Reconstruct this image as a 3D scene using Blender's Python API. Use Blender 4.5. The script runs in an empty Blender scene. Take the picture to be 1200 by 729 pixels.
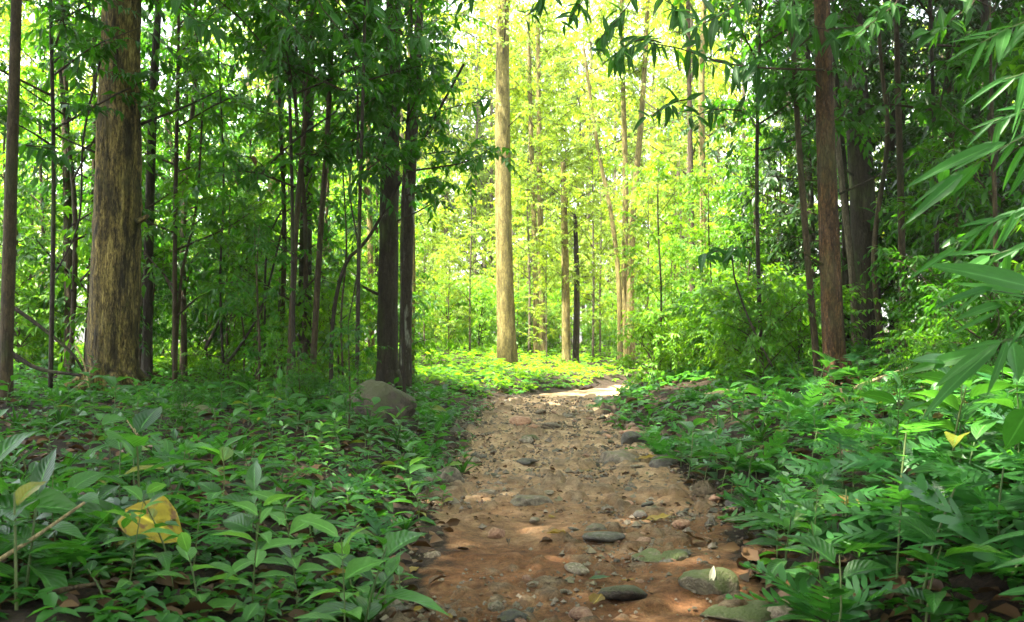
import bpy, math, random
import numpy as np
from mathutils import Vector, Matrix

C = bpy.context.scene.collection
scene = bpy.context.scene
R = math.radians

# ------------------------------------------------------------------ camera
CAM_H, F_PX, HORIZON = 1.1, 1167.0, 398.0
PITCH = math.atan((HORIZON - 364.5) / F_PX)
cam_d = bpy.data.cameras.new("camera")
cam = bpy.data.objects.new("camera", cam_d)
C.objects.link(cam)
cam.location = (0, 0, CAM_H)
cam.rotation_euler = (math.pi / 2 + PITCH, 0, 0)
cam_d.sensor_width = 36.0
cam_d.lens = F_PX / 1200 * 36
cam_d.clip_start, cam_d.clip_end = 0.05, 1000
cam_d.dof.use_dof = True
cam_d.dof.focus_distance = 8.5
cam_d.dof.aperture_fstop = 6.3
scene.camera = cam

# ------------------------------------------------------------------ sky, sun, exposure
SUN_EL, SUN_AZ = R(69), R(-120)          # azimuth from +Y towards +X: the sun stands behind the camera to its left
to_sun = Vector((math.sin(SUN_AZ) * math.cos(SUN_EL), math.cos(SUN_AZ) * math.cos(SUN_EL), math.sin(SUN_EL)))
world = bpy.data.worlds.new("World")
scene.world = world
world.use_nodes = True
wn, wl = world.node_tree.nodes, world.node_tree.links
wn.clear()
sky = wn.new("ShaderNodeTexSky")
sky.sky_type = 'NISHITA'
sky.sun_disc = False
sky.sun_elevation, sky.sun_rotation = SUN_EL, SUN_AZ
sky.dust_density, sky.air_density = 4.0, 1.0
hsv = wn.new("ShaderNodeHueSaturation")
hsv.inputs['Saturation'].default_value = 0.35     # thin white cloud
bgn = wn.new("ShaderNodeBackground")
bgn.inputs['Strength'].default_value = 0.15
wo = wn.new("ShaderNodeOutputWorld")
wl.new(sky.outputs[0], hsv.inputs['Color'])
wl.new(hsv.outputs[0], bgn.inputs['Color'])
wl.new(bgn.outputs[0], wo.inputs['Surface'])
sun_d = bpy.data.lights.new("sun", 'SUN')
sun_d.energy, sun_d.angle, sun_d.color = 5.0, R(0.6), (1.0, 0.93, 0.78)
sun = bpy.data.objects.new("sun", sun_d)
C.objects.link(sun)
sun.rotation_euler = to_sun.to_track_quat('Z', 'Y').to_euler()
vs = scene.view_settings
vs.view_transform, vs.look, vs.exposure, vs.gamma, vs.use_curve_mapping = 'Standard', 'None', 3.3, 1.0, False
cy = scene.cycles
cy.use_denoising = True
cy.max_bounces, cy.diffuse_bounces, cy.glossy_bounces, cy.transmission_bounces = 7, 4, 2, 5
cy.caustics_reflective = cy.caustics_refractive = False
cy.sample_clamp_indirect = 4.0

# ------------------------------------------------------------------ helpers
def ray(px, py):
    u, v = (px - 600) / F_PX, (364.5 - py) / F_PX
    return np.array([u, math.cos(PITCH) - v * math.sin(PITCH), math.sin(PITCH) + v * math.cos(PITCH)])

def at(px, py, Y):
    d = ray(px, py)
    return np.array([0, 0, CAM_H]) + d * (Y / d[1])

def norm(a):
    return a / np.maximum(np.linalg.norm(a, axis=-1, keepdims=True), 1e-9)

def smooth01(t):
    t = np.clip(t, 0, 1)
    return t * t * (3 - 2 * t)

_vr = np.random.default_rng(5).random((64, 64))
def vnoise(x, y):
    x, y = np.asarray(x, float), np.asarray(y, float)
    xi, yi = np.floor(x).astype(int), np.floor(y).astype(int)
    fx, fy = smooth01(x - xi), smooth01(y - yi)
    g = lambda a, b: _vr[a % 64, b % 64]
    return (g(xi, yi) * (1 - fx) + g(xi + 1, yi) * fx) * (1 - fy) + (g(xi, yi + 1) * (1 - fx) + g(xi + 1, yi + 1) * fx) * fy - 0.5

def fbm(x, y, o=3):
    s, a = 0, 1.0
    for i in range(o):
        s = s + a * vnoise(x * 2 ** i + 7.3 * i, y * 2 ** i + 3.1 * i)
        a *= 0.5
    return s

YK = [-6, 0, 3.9, 5.8, 8, 10.5, 14, 17.8, 20, 24, 30, 60]
XL = [-.45, -.45, -.48, -.50, -.48, -.54, -.58, -.42, .5, 2.6, 6.5, 30]
XR = [.95, .95, 1.1, 1.36, 1.40, 1.45, 1.34, 1.6, 2.4, 5.0, 9.5, 34]
def edges(y):
    return np.interp(y, YK, XL), np.interp(y, YK, XR)

def G(x, y):
    """height of the forest floor"""
    x, y = np.asarray(x, float), np.asarray(y, float)
    xl, xr = edges(y)
    wob = 0.12 * fbm(y * 1.3, y * 0 + 2.2)
    dl, dr = xl - x + wob, x - xr + wob
    z = 0.24 * smooth01(dl / 1.0) + 0.045 * np.clip(dl - 1, 0, 12)
    z = z + 0.28 * smooth01(dr / 0.9) + 0.15 * np.clip(dr - .2, 0, 14) + 0.03 * np.clip(dr - 3, 0, 10) ** 1.5 * smooth01((30 - y) / 8)
    z = z + 0.05 * fbm(x * 0.8, y * 0.8) + 0.02 * fbm(x * 3, y * 3)
    return z

def Gf(x, y):
    return float(G(x, y))

def ground(px, py):
    """the point of the floor under a pixel of the photograph"""
    d = ray(px, py)
    o = np.array([0, 0, CAM_H])
    t = np.linspace(1.5, 60, 4000)
    P = o + d * t[:, None]
    below = np.nonzero(P[:, 2] < G(P[:, 0], P[:, 1]))[0]
    return P[below[0]] if len(below) else P[-1]

def mesh_np(name, V, faces, mat, tint=None, uv=None, smooth=True, mask=None):
    """V n x 3; faces: list of int arrays m x k"""
    me = bpy.data.meshes.new(name)
    V = np.ascontiguousarray(V, np.float32)
    me.vertices.add(len(V))
    me.vertices.foreach_set('co', V.ravel())
    idx = np.concatenate([f.ravel() for f in faces]).astype(np.int32)
    cnt = np.concatenate([np.full(len(f), f.shape[1]) for f in faces])
    start = np.concatenate([[0], np.cumsum(cnt)[:-1]]).astype(np.int32)
    me.loops.add(len(idx))
    me.loops.foreach_set('vertex_index', idx)
    me.polygons.add(len(cnt))
    me.polygons.foreach_set('loop_start', start)
    me.update(calc_edges=True)
    if smooth: me.shade_smooth()
    else: me.shade_flat()
    for nm, arr in (('tint', tint), ('soil', mask)):
        if arr is not None:
            a = me.attributes.new(nm, 'FLOAT', 'POINT')
            a.data.foreach_set('value', np.ascontiguousarray(arr, np.float32))
    if uv is not None:
        l = me.uv_layers.new(name='UVMap')
        l.data.foreach_set('uv', np.ascontiguousarray(uv[idx], np.float32).ravel())
    if mat is not None: me.materials.append(mat)
    return me

def obj(name, me, parent=None, mw=None):
    o = bpy.data.objects.new(name, me)
    C.objects.link(o)
    if parent is not None: o.parent = parent
    if mw is not None: o.matrix_local = mw
    return o

def tag(o, label, cat, group=None):
    o['label'], o['category'] = label, cat
    if group: o['group'] = group
    return o

def thing(name, label, cat, loc=(0, 0, 0), rz=0, group=None, sc=1):
    o = bpy.data.objects.new(name, None)
    C.objects.link(o)
    o.empty_display_size = 0.1
    o.location, o.rotation_euler = loc, (0, 0, rz)
    o.scale = (sc, sc, sc)
    return tag(o, label, cat, group)

def frame(O, X, N, s, sy=1):
    """matrix: local x along X, local z near N"""
    X = norm(np.asarray(X, float)); N = np.asarray(N, float)
    Y = norm(np.cross(N, X)); Z = np.cross(X, Y)
    return Matrix(((X[0] * s, Y[0] * s * sy, Z[0] * s, O[0]), (X[1] * s, Y[1] * s * sy, Z[1] * s, O[1]), (X[2] * s, Y[2] * s * sy, Z[2] * s, O[2]), (0, 0, 0, 1)))

def tube(pts, rad, sides=8, amp=0.0, seed=0, cap=True, lobes=0, flare_lobes=0, ridge=0.0):
    pts = np.asarray(pts, float); n = len(pts)
    rad = np.broadcast_to(np.asarray(rad, float), (n,))
    T = norm(np.gradient(pts, axis=0))
    ref = np.array([1.0, 0, 0]) if abs(T[0, 0]) < .8 else np.array([0, 1.0, 0])
    A = norm(ref - T * (T @ ref)[:, None]); B = np.cross(T, A)
    th = np.linspace(0, 2 * np.pi, sides, endpoint=False)
    k = np.ones((n, sides))
    if amp:
        k += amp * fbm(th[None] * 2.2 + seed + 0 * pts[:, :1], np.arange(n)[:, None] * .35 + seed * 1.7 + 0 * th[None], 3)
        k += amp * .5 * np.sin(th[None] * 5 + seed + .1 * np.arange(n)[:, None])
    if ridge:
        rr = fbm(th[None] * 9 + seed + 0 * pts[:, :1], np.arange(n)[:, None] * .22 + 2 * seed + 0 * th[None], 3)
        k += ridge * (1 - 4 * np.abs(rr)) * .5 + ridge * .6 * fbm(th[None] * 4 + 3 * seed + 0 * pts[:, :1], np.arange(n)[:, None] * .5 + 0 * th[None], 2)
    if flare_lobes:
        w = np.exp(-np.arange(n) / 2.5)[:, None]
        k += w * .22 * np.sin(th[None] * flare_lobes + seed)
    V = pts[:, None] + (rad[:, None] * k)[..., None] * (np.cos(th)[None, :, None] * A[:, None] + np.sin(th)[None, :, None] * B[:, None])
    V = V.reshape(-1, 3)
    i = np.arange(n - 1)[:, None] * sides; j = np.arange(sides)[None]; j2 = (j + 1) % sides
    F = np.stack([i + j, i + j2, i + sides + j2, i + sides + j], -1).reshape(-1, 4)
    f = [F]
    if cap: f += [np.arange(sides)[None, ::-1], (np.arange(sides) + (n - 1) * sides)[None]]
    return V, f

class MB:
    """collects geometry for one mesh"""
    def __init__(s): s.V, s.F, s.T, s.n = [], [], [], 0
    def add(s, V, faces, tint=0.5):
        s.V.append(V); s.F += [f + s.n for f in faces]
        s.T.append(np.broadcast_to(np.asarray(tint, float), (len(V),))); s.n += len(V)
    def mesh(s, name, mat, smooth=True):
        return mesh_np(name, np.concatenate(s.V), s.F, mat, tint=np.concatenate(s.T), smooth=smooth)

def curve(p, n):
    """Catmull-Rom through p"""
    p = np.asarray(p, float)
    if len(p) == 2: return p[0] + (p[1] - p[0]) * np.linspace(0, 1, n)[:, None]
    q = np.concatenate([[2 * p[0] - p[1]], p, [2 * p[-1] - p[-2]]])
    t = np.linspace(0, len(p) - 1 - 1e-6, n); i = t.astype(int); u = (t - i)[:, None]
    a, b, c, d = q[i], q[i + 1], q[i + 2], q[i + 3]
    return .5 * (2 * b + (c - a) * u + (2 * a - 5 * b + 4 * c - d) * u ** 2 + (3 * b - a - 3 * c + d) * u ** 3)

# ------------------------------------------------------------------ materials
def new_mat(name):
    m = bpy.data.materials.new(name)
    m.use_nodes = True
    nt = m.node_tree
    nt.nodes.clear()
    return m, nt.nodes, nt.links

def ramp(N, stops):
    r = N.new('ShaderNodeValToRGB')
    e = r.color_ramp.elements
    while len(e) < len(stops): e.new(.5)
    for x, (p, c) in zip(e, stops): x.position, x.color = p, (*c, 1)
    return r

def leaf_mat(name, ca, cb, tr, mix=.42, rough=.42, veins=False, yellow=None, spec=.28):
    m, N, L = new_mat(name)
    at_ = N.new('ShaderNodeAttribute'); at_.attribute_name = 'tint'
    oi = N.new('ShaderNodeObjectInfo')
    ad = N.new('ShaderNodeMath'); ad.operation = 'ADD'
    L.new(at_.outputs['Fac'], ad.inputs[0]); L.new(oi.outputs['Random'], ad.inputs[1])
    ml = N.new('ShaderNodeMath'); ml.operation = 'MULTIPLY'; ml.inputs[1].default_value = .5
    L.new(ad.outputs[0], ml.inputs[0])
    st = [(.15, ca), (.8, cb)]
    if yellow: st += [(.85, cb), (.9, yellow)]
    r = ramp(N, st)
    L.new(ml.outputs[0], r.inputs[0])
    col = r.outputs[0]
    P = N.new('ShaderNodeBsdfPrincipled')
    P.inputs['Roughness'].default_value = rough
    P.inputs['Specular IOR Level'].default_value = spec
    if veins:
        uv = N.new('ShaderNodeUVMap'); sp = N.new('ShaderNodeSeparateXYZ'); L.new(uv.outputs[0], sp.inputs[0])
        ab = N.new('ShaderNodeMath'); ab.operation = 'ABSOLUTE'
        sb = N.new('ShaderNodeMath'); sb.operation = 'SUBTRACT'; sb.inputs[1].default_value = .5
        L.new(sp.outputs['Y'], sb.inputs[0]); L.new(sb.outputs[0], ab.inputs[0])
        # side veins: sin(u*50 - |v|*30)
        a = N.new('ShaderNodeMath'); a.operation = 'MULTIPLY'; a.inputs[1].default_value = 58; L.new(sp.outputs['X'], a.inputs[0])
        b = N.new('ShaderNodeMath'); b.operation = 'MULTIPLY_ADD'; b.inputs[1].default_value = -34; L.new(ab.outputs[0], b.inputs[0]); L.new(a.outputs[0], b.inputs[2])
        s = N.new('ShaderNodeMath'); s.operation = 'SINE'; L.new(b.outputs[0], s.inputs[0])
        mr = N.new('ShaderNodeMapRange'); mr.inputs[1].default_value = .0; mr.inputs[2].default_value = .045; mr.inputs[3].default_value = 1; mr.inputs[4].default_value = 0
        L.new(ab.outputs[0], mr.inputs[0])
        mx = N.new('ShaderNodeMix'); mx.data_type = 'RGBA'
        L.new(mr.outputs[0], mx.inputs[0]); L.new(col, mx.inputs[6])
        mx.inputs[7].default_value = (*(min(1, c * 1.9 + .03) for c in cb), 1)
        nz = N.new('ShaderNodeTexNoise'); nz.inputs['Scale'].default_value = 9; L.new(uv.outputs[0], nz.inputs['Vector'])
        m2 = N.new('ShaderNodeMix'); m2.data_type = 'RGBA'; m2.blend_type = 'MULTIPLY'; m2.inputs[0].default_value = .5
        rr = ramp(N, [(.3, (.6, .6, .6)), (.7, (1.25, 1.25, 1.1))]); L.new(nz.outputs[0], rr.inputs[0])
        L.new(mx.outputs[2], m2.inputs[6]); L.new(rr.outputs[0], m2.inputs[7])
        col = m2.outputs[2]
        bp = N.new('ShaderNodeBump'); bp.inputs['Strength'].default_value = .22; bp.inputs['Distance'].default_value = .004
        if veins == True: L.new(s.outputs[0], bp.inputs['Height']); L.new(bp.outputs[0], P.inputs['Normal'])
    L.new(col, P.inputs['Base Color'])
    T = N.new('ShaderNodeBsdfTranslucent')
    tm = N.new('ShaderNodeMix'); tm.data_type = 'RGBA'; tm.inputs[0].default_value = .75
    gm = N.new('ShaderNodeMix'); gm.data_type = 'RGBA'; gm.blend_type = 'MULTIPLY'; gm.inputs[0].default_value = 1; gm.inputs[7].default_value = (2.6, 2.2, 1.2, 1)
    L.new(col, gm.inputs[6]); L.new(gm.outputs[2], tm.inputs[6]); tm.inputs[7].default_value = (*tr, 1)
    L.new(tm.outputs[2], T.inputs['Color'])
    X = N.new('ShaderNodeMixShader'); X.inputs[0].default_value = mix
    O = N.new('ShaderNodeOutputMaterial')
    L.new(P.outputs[0], X.inputs[1]); L.new(T.outputs[0], X.inputs[2]); L.new(X.outputs[0], O.inputs['Surface'])
    return m

def bark_mat(name, stops, zs=.16, scale=9, patch=None, patch_at=.58, bump=.7, moss=None):
    m, N, L = new_mat(name)
    tc = N.new('ShaderNodeTexCoord')
    mp = N.new('ShaderNodeMapping'); mp.inputs['Scale'].default_value = (1, 1, zs)
    L.new(tc.outputs['Object'], mp.inputs['Vector'])
    nz = N.new('ShaderNodeTexNoise'); nz.inputs['Scale'].default_value = scale; nz.inputs['Detail'].default_value = 8; nz.inputs['Roughness'].default_value = .68
    L.new(mp.outputs[0], nz.inputs['Vector'])
    vo = N.new('ShaderNodeTexVoronoi'); vo.feature = 'DISTANCE_TO_EDGE'; vo.inputs['Scale'].default_value = scale * 2.2
    wp = N.new('ShaderNodeMix'); wp.data_type = 'VECTOR'; wp.inputs[0].default_value = .12
    L.new(mp.outputs[0], wp.inputs[4]); L.new(nz.outputs['Color'], wp.inputs[5]); L.new(wp.outputs[1], vo.inputs['Vector'])
    nf = N.new('ShaderNodeTexNoise'); nf.inputs['Scale'].default_value = scale * 4.5; nf.inputs['Detail'].default_value = 6; nf.inputs['Roughness'].default_value = .75
    mp2 = N.new('ShaderNodeMapping'); mp2.inputs['Scale'].default_value = (1, 1, zs * 1.8); L.new(tc.outputs['Object'], mp2.inputs['Vector']); L.new(mp2.outputs[0], nf.inputs['Vector'])
    mxn = N.new('ShaderNodeMix'); mxn.inputs[0].default_value = .5; L.new(nz.outputs[0], mxn.inputs[2]); L.new(nf.outputs[0], mxn.inputs[3])
    r = ramp(N, stops); L.new(mxn.outputs[0], r.inputs[0])
    col = r.outputs[0]
    def blot(col, c, lo, hi, sc, stretch):
        p2 = N.new('ShaderNodeMapping'); p2.inputs['Scale'].default_value = (1, 1, stretch); p2.inputs['Location'].default_value = (sc, 2, 1)
        L.new(tc.outputs['Object'], p2.inputs['Vector'])
        n2 = N.new('ShaderNodeTexNoise'); n2.inputs['Scale'].default_value = sc; n2.inputs['Detail'].default_value = 6; n2.inputs['Roughness'].default_value = .65
        L.new(p2.outputs[0], n2.inputs['Vector'])
        r2 = ramp(N, [(lo, (0, 0, 0)), (hi, (1, 1, 1))]); L.new(n2.outputs[0], r2.inputs[0])
        mx = N.new('ShaderNodeMix'); mx.data_type = 'RGBA'; L.new(r2.outputs[0], mx.inputs[0]); L.new(col, mx.inputs[6]); mx.inputs[7].default_value = (*c, 1)
        return mx.outputs[2]
    if patch: col = blot(col, patch, patch_at, patch_at + .12, 4.5, .3)
    if moss: col = blot(col, moss, .52, .68, 2.3, .5)
    r3 = ramp(N, [(.0, (.35, .35, .35)), (.12, (1, 1, 1))]); L.new(vo.outputs['Distance'], r3.inputs[0])
    mx = N.new('ShaderNodeMix'); mx.data_type = 'RGBA'; mx.blend_type = 'MULTIPLY'; mx.inputs[0].default_value = .55
    L.new(col, mx.inputs[6]); L.new(r3.outputs[0], mx.inputs[7])
    P = N.new('ShaderNodeBsdfPrincipled'); P.inputs['Roughness'].default_value = .85; P.inputs['Specular IOR Level'].default_value = .25
    L.new(mx.outputs[2], P.inputs['Base Color'])
    b = N.new('ShaderNodeBump'); b.inputs['Strength'].default_value = bump; b.inputs['Distance'].default_value = .03
    ad = N.new('ShaderNodeMath'); L.new(mxn.outputs[0], ad.inputs[0]); L.new(r3.outputs[0], ad.inputs[1])
    L.new(ad.outputs[0], b.inputs['Height']); L.new(b.outputs[0], P.inputs['Normal'])
    O = N.new('ShaderNodeOutputMaterial'); L.new(P.outputs[0], O.inputs['Surface'])
    return m

def stone_mat(name, stops, scale=9, moss=None, moss_lo=.5):
    m, N, L = new_mat(name)
    tc = N.new('ShaderNodeTexCoord'); oi = N.new('ShaderNodeObjectInfo')
    vm = N.new('ShaderNodeVectorMath'); L.new(tc.outputs['Object'], vm.inputs[0])
    cb = N.new('ShaderNodeCombineXYZ'); mu = N.new('ShaderNodeMath'); mu.operation = 'MULTIPLY'; mu.inputs[1].default_value = 30
    L.new(oi.outputs['Random'], mu.inputs[0]); L.new(mu.outputs[0], cb.inputs[0]); L.new(cb.outputs[0], vm.inputs[1])
    nz = N.new('ShaderNodeTexNoise'); nz.inputs['Scale'].default_value = scale * .35; nz.inputs['Detail'].default_value = 9; nz.inputs['Roughness'].default_value = .7
    L.new(vm.outputs[0], nz.inputs['Vector'])
    r = ramp(N, stops); L.new(nz.outputs[0], r.inputs[0])
    br = N.new('ShaderNodeMapRange'); br.inputs[3].default_value = .6; br.inputs[4].default_value = 1.35; L.new(oi.outputs['Random'], br.inputs[0])
    mx = N.new('ShaderNodeMix'); mx.data_type = 'RGBA'; mx.blend_type = 'MULTIPLY'; mx.inputs[0].default_value = 1
    L.new(r.outputs[0], mx.inputs[6]); L.new(br.outputs[0], mx.inputs[7])
    col = mx.outputs[2]
    if moss:
        ge = N.new('ShaderNodeNewGeometry'); sp = N.new('ShaderNodeSeparateXYZ'); L.new(ge.outputs['Normal'], sp.inputs[0])
        n2 = N.new('ShaderNodeTexNoise'); n2.inputs['Scale'].default_value = scale * .3; n2.inputs['Detail'].default_value = 7; L.new(vm.outputs[0], n2.inputs['Vector'])
        a = N.new('ShaderNodeMath'); a.operation = 'MULTIPLY_ADD'; a.inputs[1].default_value = .35; L.new(sp.outputs['Z'], a.inputs[0]); L.new(n2.outputs[0], a.inputs[2])
        r2 = ramp(N, [(moss_lo + .2, (0, 0, 0)), (moss_lo + .36, (1, 1, 1))]); L.new(a.outputs[0], r2.inputs[0])
        m2 = N.new('ShaderNodeMix'); m2.data_type = 'RGBA'; L.new(r2.outputs[0], m2.inputs[0]); L.new(col, m2.inputs[6]); m2.inputs[7].default_value = (*moss, 1)
        col = m2.outputs[2]
    P = N.new('ShaderNodeBsdfPrincipled'); P.inputs['Roughness'].default_value = .75
    L.new(col, P.inputs['Base Color'])
    b = N.new('ShaderNodeBump'); b.inputs['Strength'].default_value = .8; b.inputs['Distance'].default_value = .02
    n3 = N.new('ShaderNodeTexNoise'); n3.inputs['Scale'].default_value = scale * 1.6; n3.inputs['Detail'].default_value = 8; L.new(vm.outputs[0], n3.inputs['Vector'])
    L.new(n3.outputs[0], b.inputs['Height']); L.new(b.outputs[0], P.inputs['Normal'])
    O = N.new('ShaderNodeOutputMaterial'); L.new(P.outputs[0], O.inputs['Surface'])
    return m

def soil_mat():
    m, N, L = new_mat('soil')
    tc = N.new('ShaderNodeTexCoord')
    def noise(s, d=8, rg=.65):
        n = N.new('ShaderNodeTexNoise'); n.inputs['Scale'].default_value = s; n.inputs['Detail'].default_value = d; n.inputs['Roughness'].default_value = rg
        L.new(tc.outputs['Object'], n.inputs['Vector']); return n
    def mix(f, a, b, mode='MIX'):
        x = N.new('ShaderNodeMix'); x.data_type = 'RGBA'; x.blend_type = mode
        for s, v in ((0, f), (6, a), (7, b)):
            if isinstance(v, (int, float)): x.inputs[s].default_value = v
            elif isinstance(v, tuple): x.inputs[s].default_value = (*v, 1)
            else: L.new(v, x.inputs[s])
        return x.outputs[2]
    big, mid, fine, grit = noise(1.1, 5), noise(6, 8), noise(38, 6, .75), noise(160, 3, .8)
    red = ramp(N, [(.3, (.06, .027, .01)), (.5, (.15, .066, .024)), (.72, (.25, .138, .066))]); L.new(mid.outputs[0], red.inputs[0])
    tan = ramp(N, [(.3, (.22, .14, .075)), (.5, (.37, .25, .135)), (.72, (.52, .39, .24))]); L.new(mid.outputs[0], tan.inputs[0])
    # red earth near by, sandier further on, its colour also paled for brighter light
    sx = N.new('ShaderNodeSeparateXYZ'); L.new(tc.outputs['Object'], sx.inputs[0])
    mr = N.new('ShaderNodeMapRange'); mr.inputs[1].default_value = 4.8; mr.inputs[2].default_value = 9.5; L.new(sx.outputs['Y'], mr.inputs[0])
    a = N.new('ShaderNodeMath'); a.operation = 'MULTIPLY_ADD'; a.inputs[1].default_value = 1.2; a.inputs[2].default_value = -.6; L.new(big.outputs[0], a.inputs[0])
    b = N.new('ShaderNodeMath'); b.use_clamp = True; L.new(mr.outputs[0], b.inputs[0]); L.new(a.outputs[0], b.inputs[1])
    path = mix(b.outputs[0], red.outputs[0], tan.outputs[0])
    hum = ramp(N, [(.3, (.01, .007, .004)), (.52, (.028, .018, .01)), (.75, (.07, .045, .025))]); L.new(fine.outputs[0], hum.inputs[0])
    at_ = N.new('ShaderNodeAttribute'); at_.attribute_name = 'soil'
    e = N.new('ShaderNodeMath'); e.operation = 'MULTIPLY_ADD'; e.inputs[1].default_value = 1.3; e.inputs[2].default_value = -.65; L.new(mid.outputs[0], e.inputs[0])
    f = N.new('ShaderNodeMath'); f.use_clamp = True; L.new(at_.outputs['Fac'], f.inputs[0]); L.new(e.outputs[0], f.inputs[1])
    fs = ramp(N, [(.35, (0, 0, 0)), (.6, (1, 1, 1))]); L.new(f.outputs[0], fs.inputs[0])
    col = mix(fs.outputs[0], hum.outputs[0], path)
    ra = N.new('ShaderNodeAttribute'); ra.attribute_name = 'rocky'
    rc = ramp(N, [(.3, (.05, .036, .022)), (.48, (.14, .1, .06)), (.6, (.23, .175, .11)), (.75, (.11, .095, .04))]); L.new(noise(9, 8).outputs[0], rc.inputs[0])
    col = mix(ra.outputs['Fac'], col, rc.outputs[0])
    gr = ramp(N, [(.34, (.4, .38, .36)), (.5, (1, 1, 1)), (.72, (1.35, 1.3, 1.2))]); L.new(fine.outputs[0], gr.inputs[0])
    col = mix(.75, col, gr.outputs[0], 'MULTIPLY')
    g2 = ramp(N, [(.36, (.55, .55, .55)), (.6, (1.15, 1.15, 1.15))]); L.new(grit.outputs[0], g2.inputs[0])
    col = mix(.7, col, g2.outputs[0], 'MULTIPLY')
    P = N.new('ShaderNodeBsdfPrincipled'); P.inputs['Roughness'].default_value = .9; P.inputs['Specular IOR Level'].default_value = .2
    L.new(col, P.inputs['Base Color'])
    h = N.new('ShaderNodeMath'); h.operation = 'MULTIPLY_ADD'; h.inputs[1].default_value = .35; L.new(grit.outputs[0], h.inputs[0]); L.new(fine.outputs[0], h.inputs[2])
    bp = N.new('ShaderNodeBump'); bp.inputs['Strength'].default_value = .9; bp.inputs['Distance'].default_value = .03
    L.new(h.outputs[0], bp.inputs['Height']); L.new(bp.outputs[0], P.inputs['Normal'])
    O = N.new('ShaderNodeOutputMaterial'); L.new(P.outputs[0], O.inputs['Surface'])
    return m

M = {}
M['herb'] = leaf_mat('herb_leaf', (.007, .045, .009), (.042, .15, .02), (.09, .31, .02), .36, .36, veins=True, spec=.42, yellow=(.22, .2, .02))
M['herb_light'] = leaf_mat('herb_leaf_fresh', (.05, .15, .03), (.1, .26, .05), (.2, .45, .06), .38, .4, veins=True)
M['fern'] = leaf_mat('fern_leaf', (.008, .055, .012), (.04, .16, .028), (.09, .34, .025), .37, .38, spec=.38)
M['cover'] = leaf_mat('ground_cover_leaf', (.009, .055, .009), (.042, .16, .018), (.1, .36, .02), .36, .42)
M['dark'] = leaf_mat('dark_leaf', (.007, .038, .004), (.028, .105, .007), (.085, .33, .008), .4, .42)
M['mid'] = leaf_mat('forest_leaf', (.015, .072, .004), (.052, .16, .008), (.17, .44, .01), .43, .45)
M['bright'] = leaf_mat('clearing_leaf', (.055, .115, .005), (.13, .215, .011), (.33, .48, .016), .46, .5)  # paler and yellower, with the clearing's sunlight put into the leaf colour
M['lime'] = leaf_mat('lime_leaf', (.03, .115, .004), (.095, .225, .009), (.26, .52, .012), .45, .48)  # lightened green that carries sunlight in its colour
M['deep'] = leaf_mat('shade_darkened_leaf', (.007, .024, .006), (.02, .06, .012), (.05, .15, .01), .25, .36)  # leaf colour darkened to stand for shade on the right slope
M['bamboo'] = leaf_mat('bamboo_leaf', (.013, .08, .012), (.04, .145, .024), (.1, .36, .025), .4, .45, veins='mid')
M['hang'] = leaf_mat('hanging_leaf', (.007, .036, .006), (.022, .085, .012), (.08, .28, .012), .32, .5, veins=True, spec=.15)
M['dry'] = leaf_mat('dry_leaf', (.03, .016, .008), (.13, .07, .028), (.08, .04, .015), .12, .6, veins=True)
M['yellow'] = leaf_mat('yellow_leaf', (.13, .08, .01), (.22, .15, .014), (.2, .14, .014), .25, .5, veins=True)
def spotted(m):
    N, L = m.node_tree.nodes, m.node_tree.links
    uv = N.new('ShaderNodeUVMap'); n = N.new('ShaderNodeTexNoise'); n.inputs['Scale'].default_value = 5; n.inputs['Detail'].default_value = 6
    L.new(uv.outputs[0], n.inputs['Vector'])
    r = ramp(N, [(.55, (0, 0, 0)), (.62, (1, 1, 1))]); L.new(n.outputs[0], r.inputs[0])
    P = next(x for x in N if x.type == 'BSDF_PRINCIPLED'); src = P.inputs['Base Color'].links[0].from_socket
    x = N.new('ShaderNodeMix'); x.data_type = 'RGBA'; L.new(r.outputs[0], x.inputs[0]); L.new(src, x.inputs[6]); x.inputs[7].default_value = (.1, .04, .012, 1)
    L.new(x.outputs[2], P.inputs['Base Color'])
    return m
M['teak'] = spotted(leaf_mat('teak_leaf', (.24, .185, .009), (.34, .265, .014), (.28, .21, .012), .2, .5, veins=True))
M['pale'] = leaf_mat('pale_petal', (.6, .52, .36), (.72, .66, .5), (.4, .35, .2), .2, .5, veins=True)
M['bark_gold'] = bark_mat('golden_bark', [(.4, (.016, .013, .007)), (.46, (.065, .05, .02)), (.52, (.17, .125, .038)), (.6, (.36, .28, .085))], .16, 11, patch=(.03, .024, .012), patch_at=.5, moss=(.1, .085, .03))
M['bark_dark'] = bark_mat('dark_bark', [(.3, (.012, .01, .007)), (.55, (.045, .035, .022)), (.75, (.1, .085, .05))], .2, 10, moss=(.05, .06, .018))
M['bark_lichen'] = bark_mat('lichen_bark', [(.3, (.018, .014, .01)), (.6, (.07, .055, .035)), (.8, (.15, .13, .09))], .25, 10, patch=(.36, .37, .28), patch_at=.55)
M['bark_pale'] = bark_mat('pale_bark', [(.36, (.055, .042, .012)), (.48, (.15, .12, .035)), (.64, (.29, .24, .09))], .22, 9, patch=(.1, .085, .025), patch_at=.5, bump=.6)
M['bark_grey'] = bark_mat('grey_bark', [(.35, (.05, .04, .025)), (.5, (.12, .095, .06)), (.65, (.2, .17, .11))], .2, 10)
M['bark_red'] = bark_mat('reddish_bark', [(.38, (.014, .008, .004)), (.49, (.05, .027, .011)), (.6, (.135, .07, .025))], .22, 12, moss=(.06, .055, .02))
M['bark_brown'] = bark_mat('brown_bark', [(.3, (.02, .014, .008)), (.5, (.062, .045, .022)), (.75, (.14, .1, .045))], .2, 12, moss=(.05, .055, .02))
M['twig'] = bark_mat('twig_bark', [(.3, (.02, .014, .008)), (.6, (.07, .048, .025)), (.8, (.12, .09, .045))], .3, 20)
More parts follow.
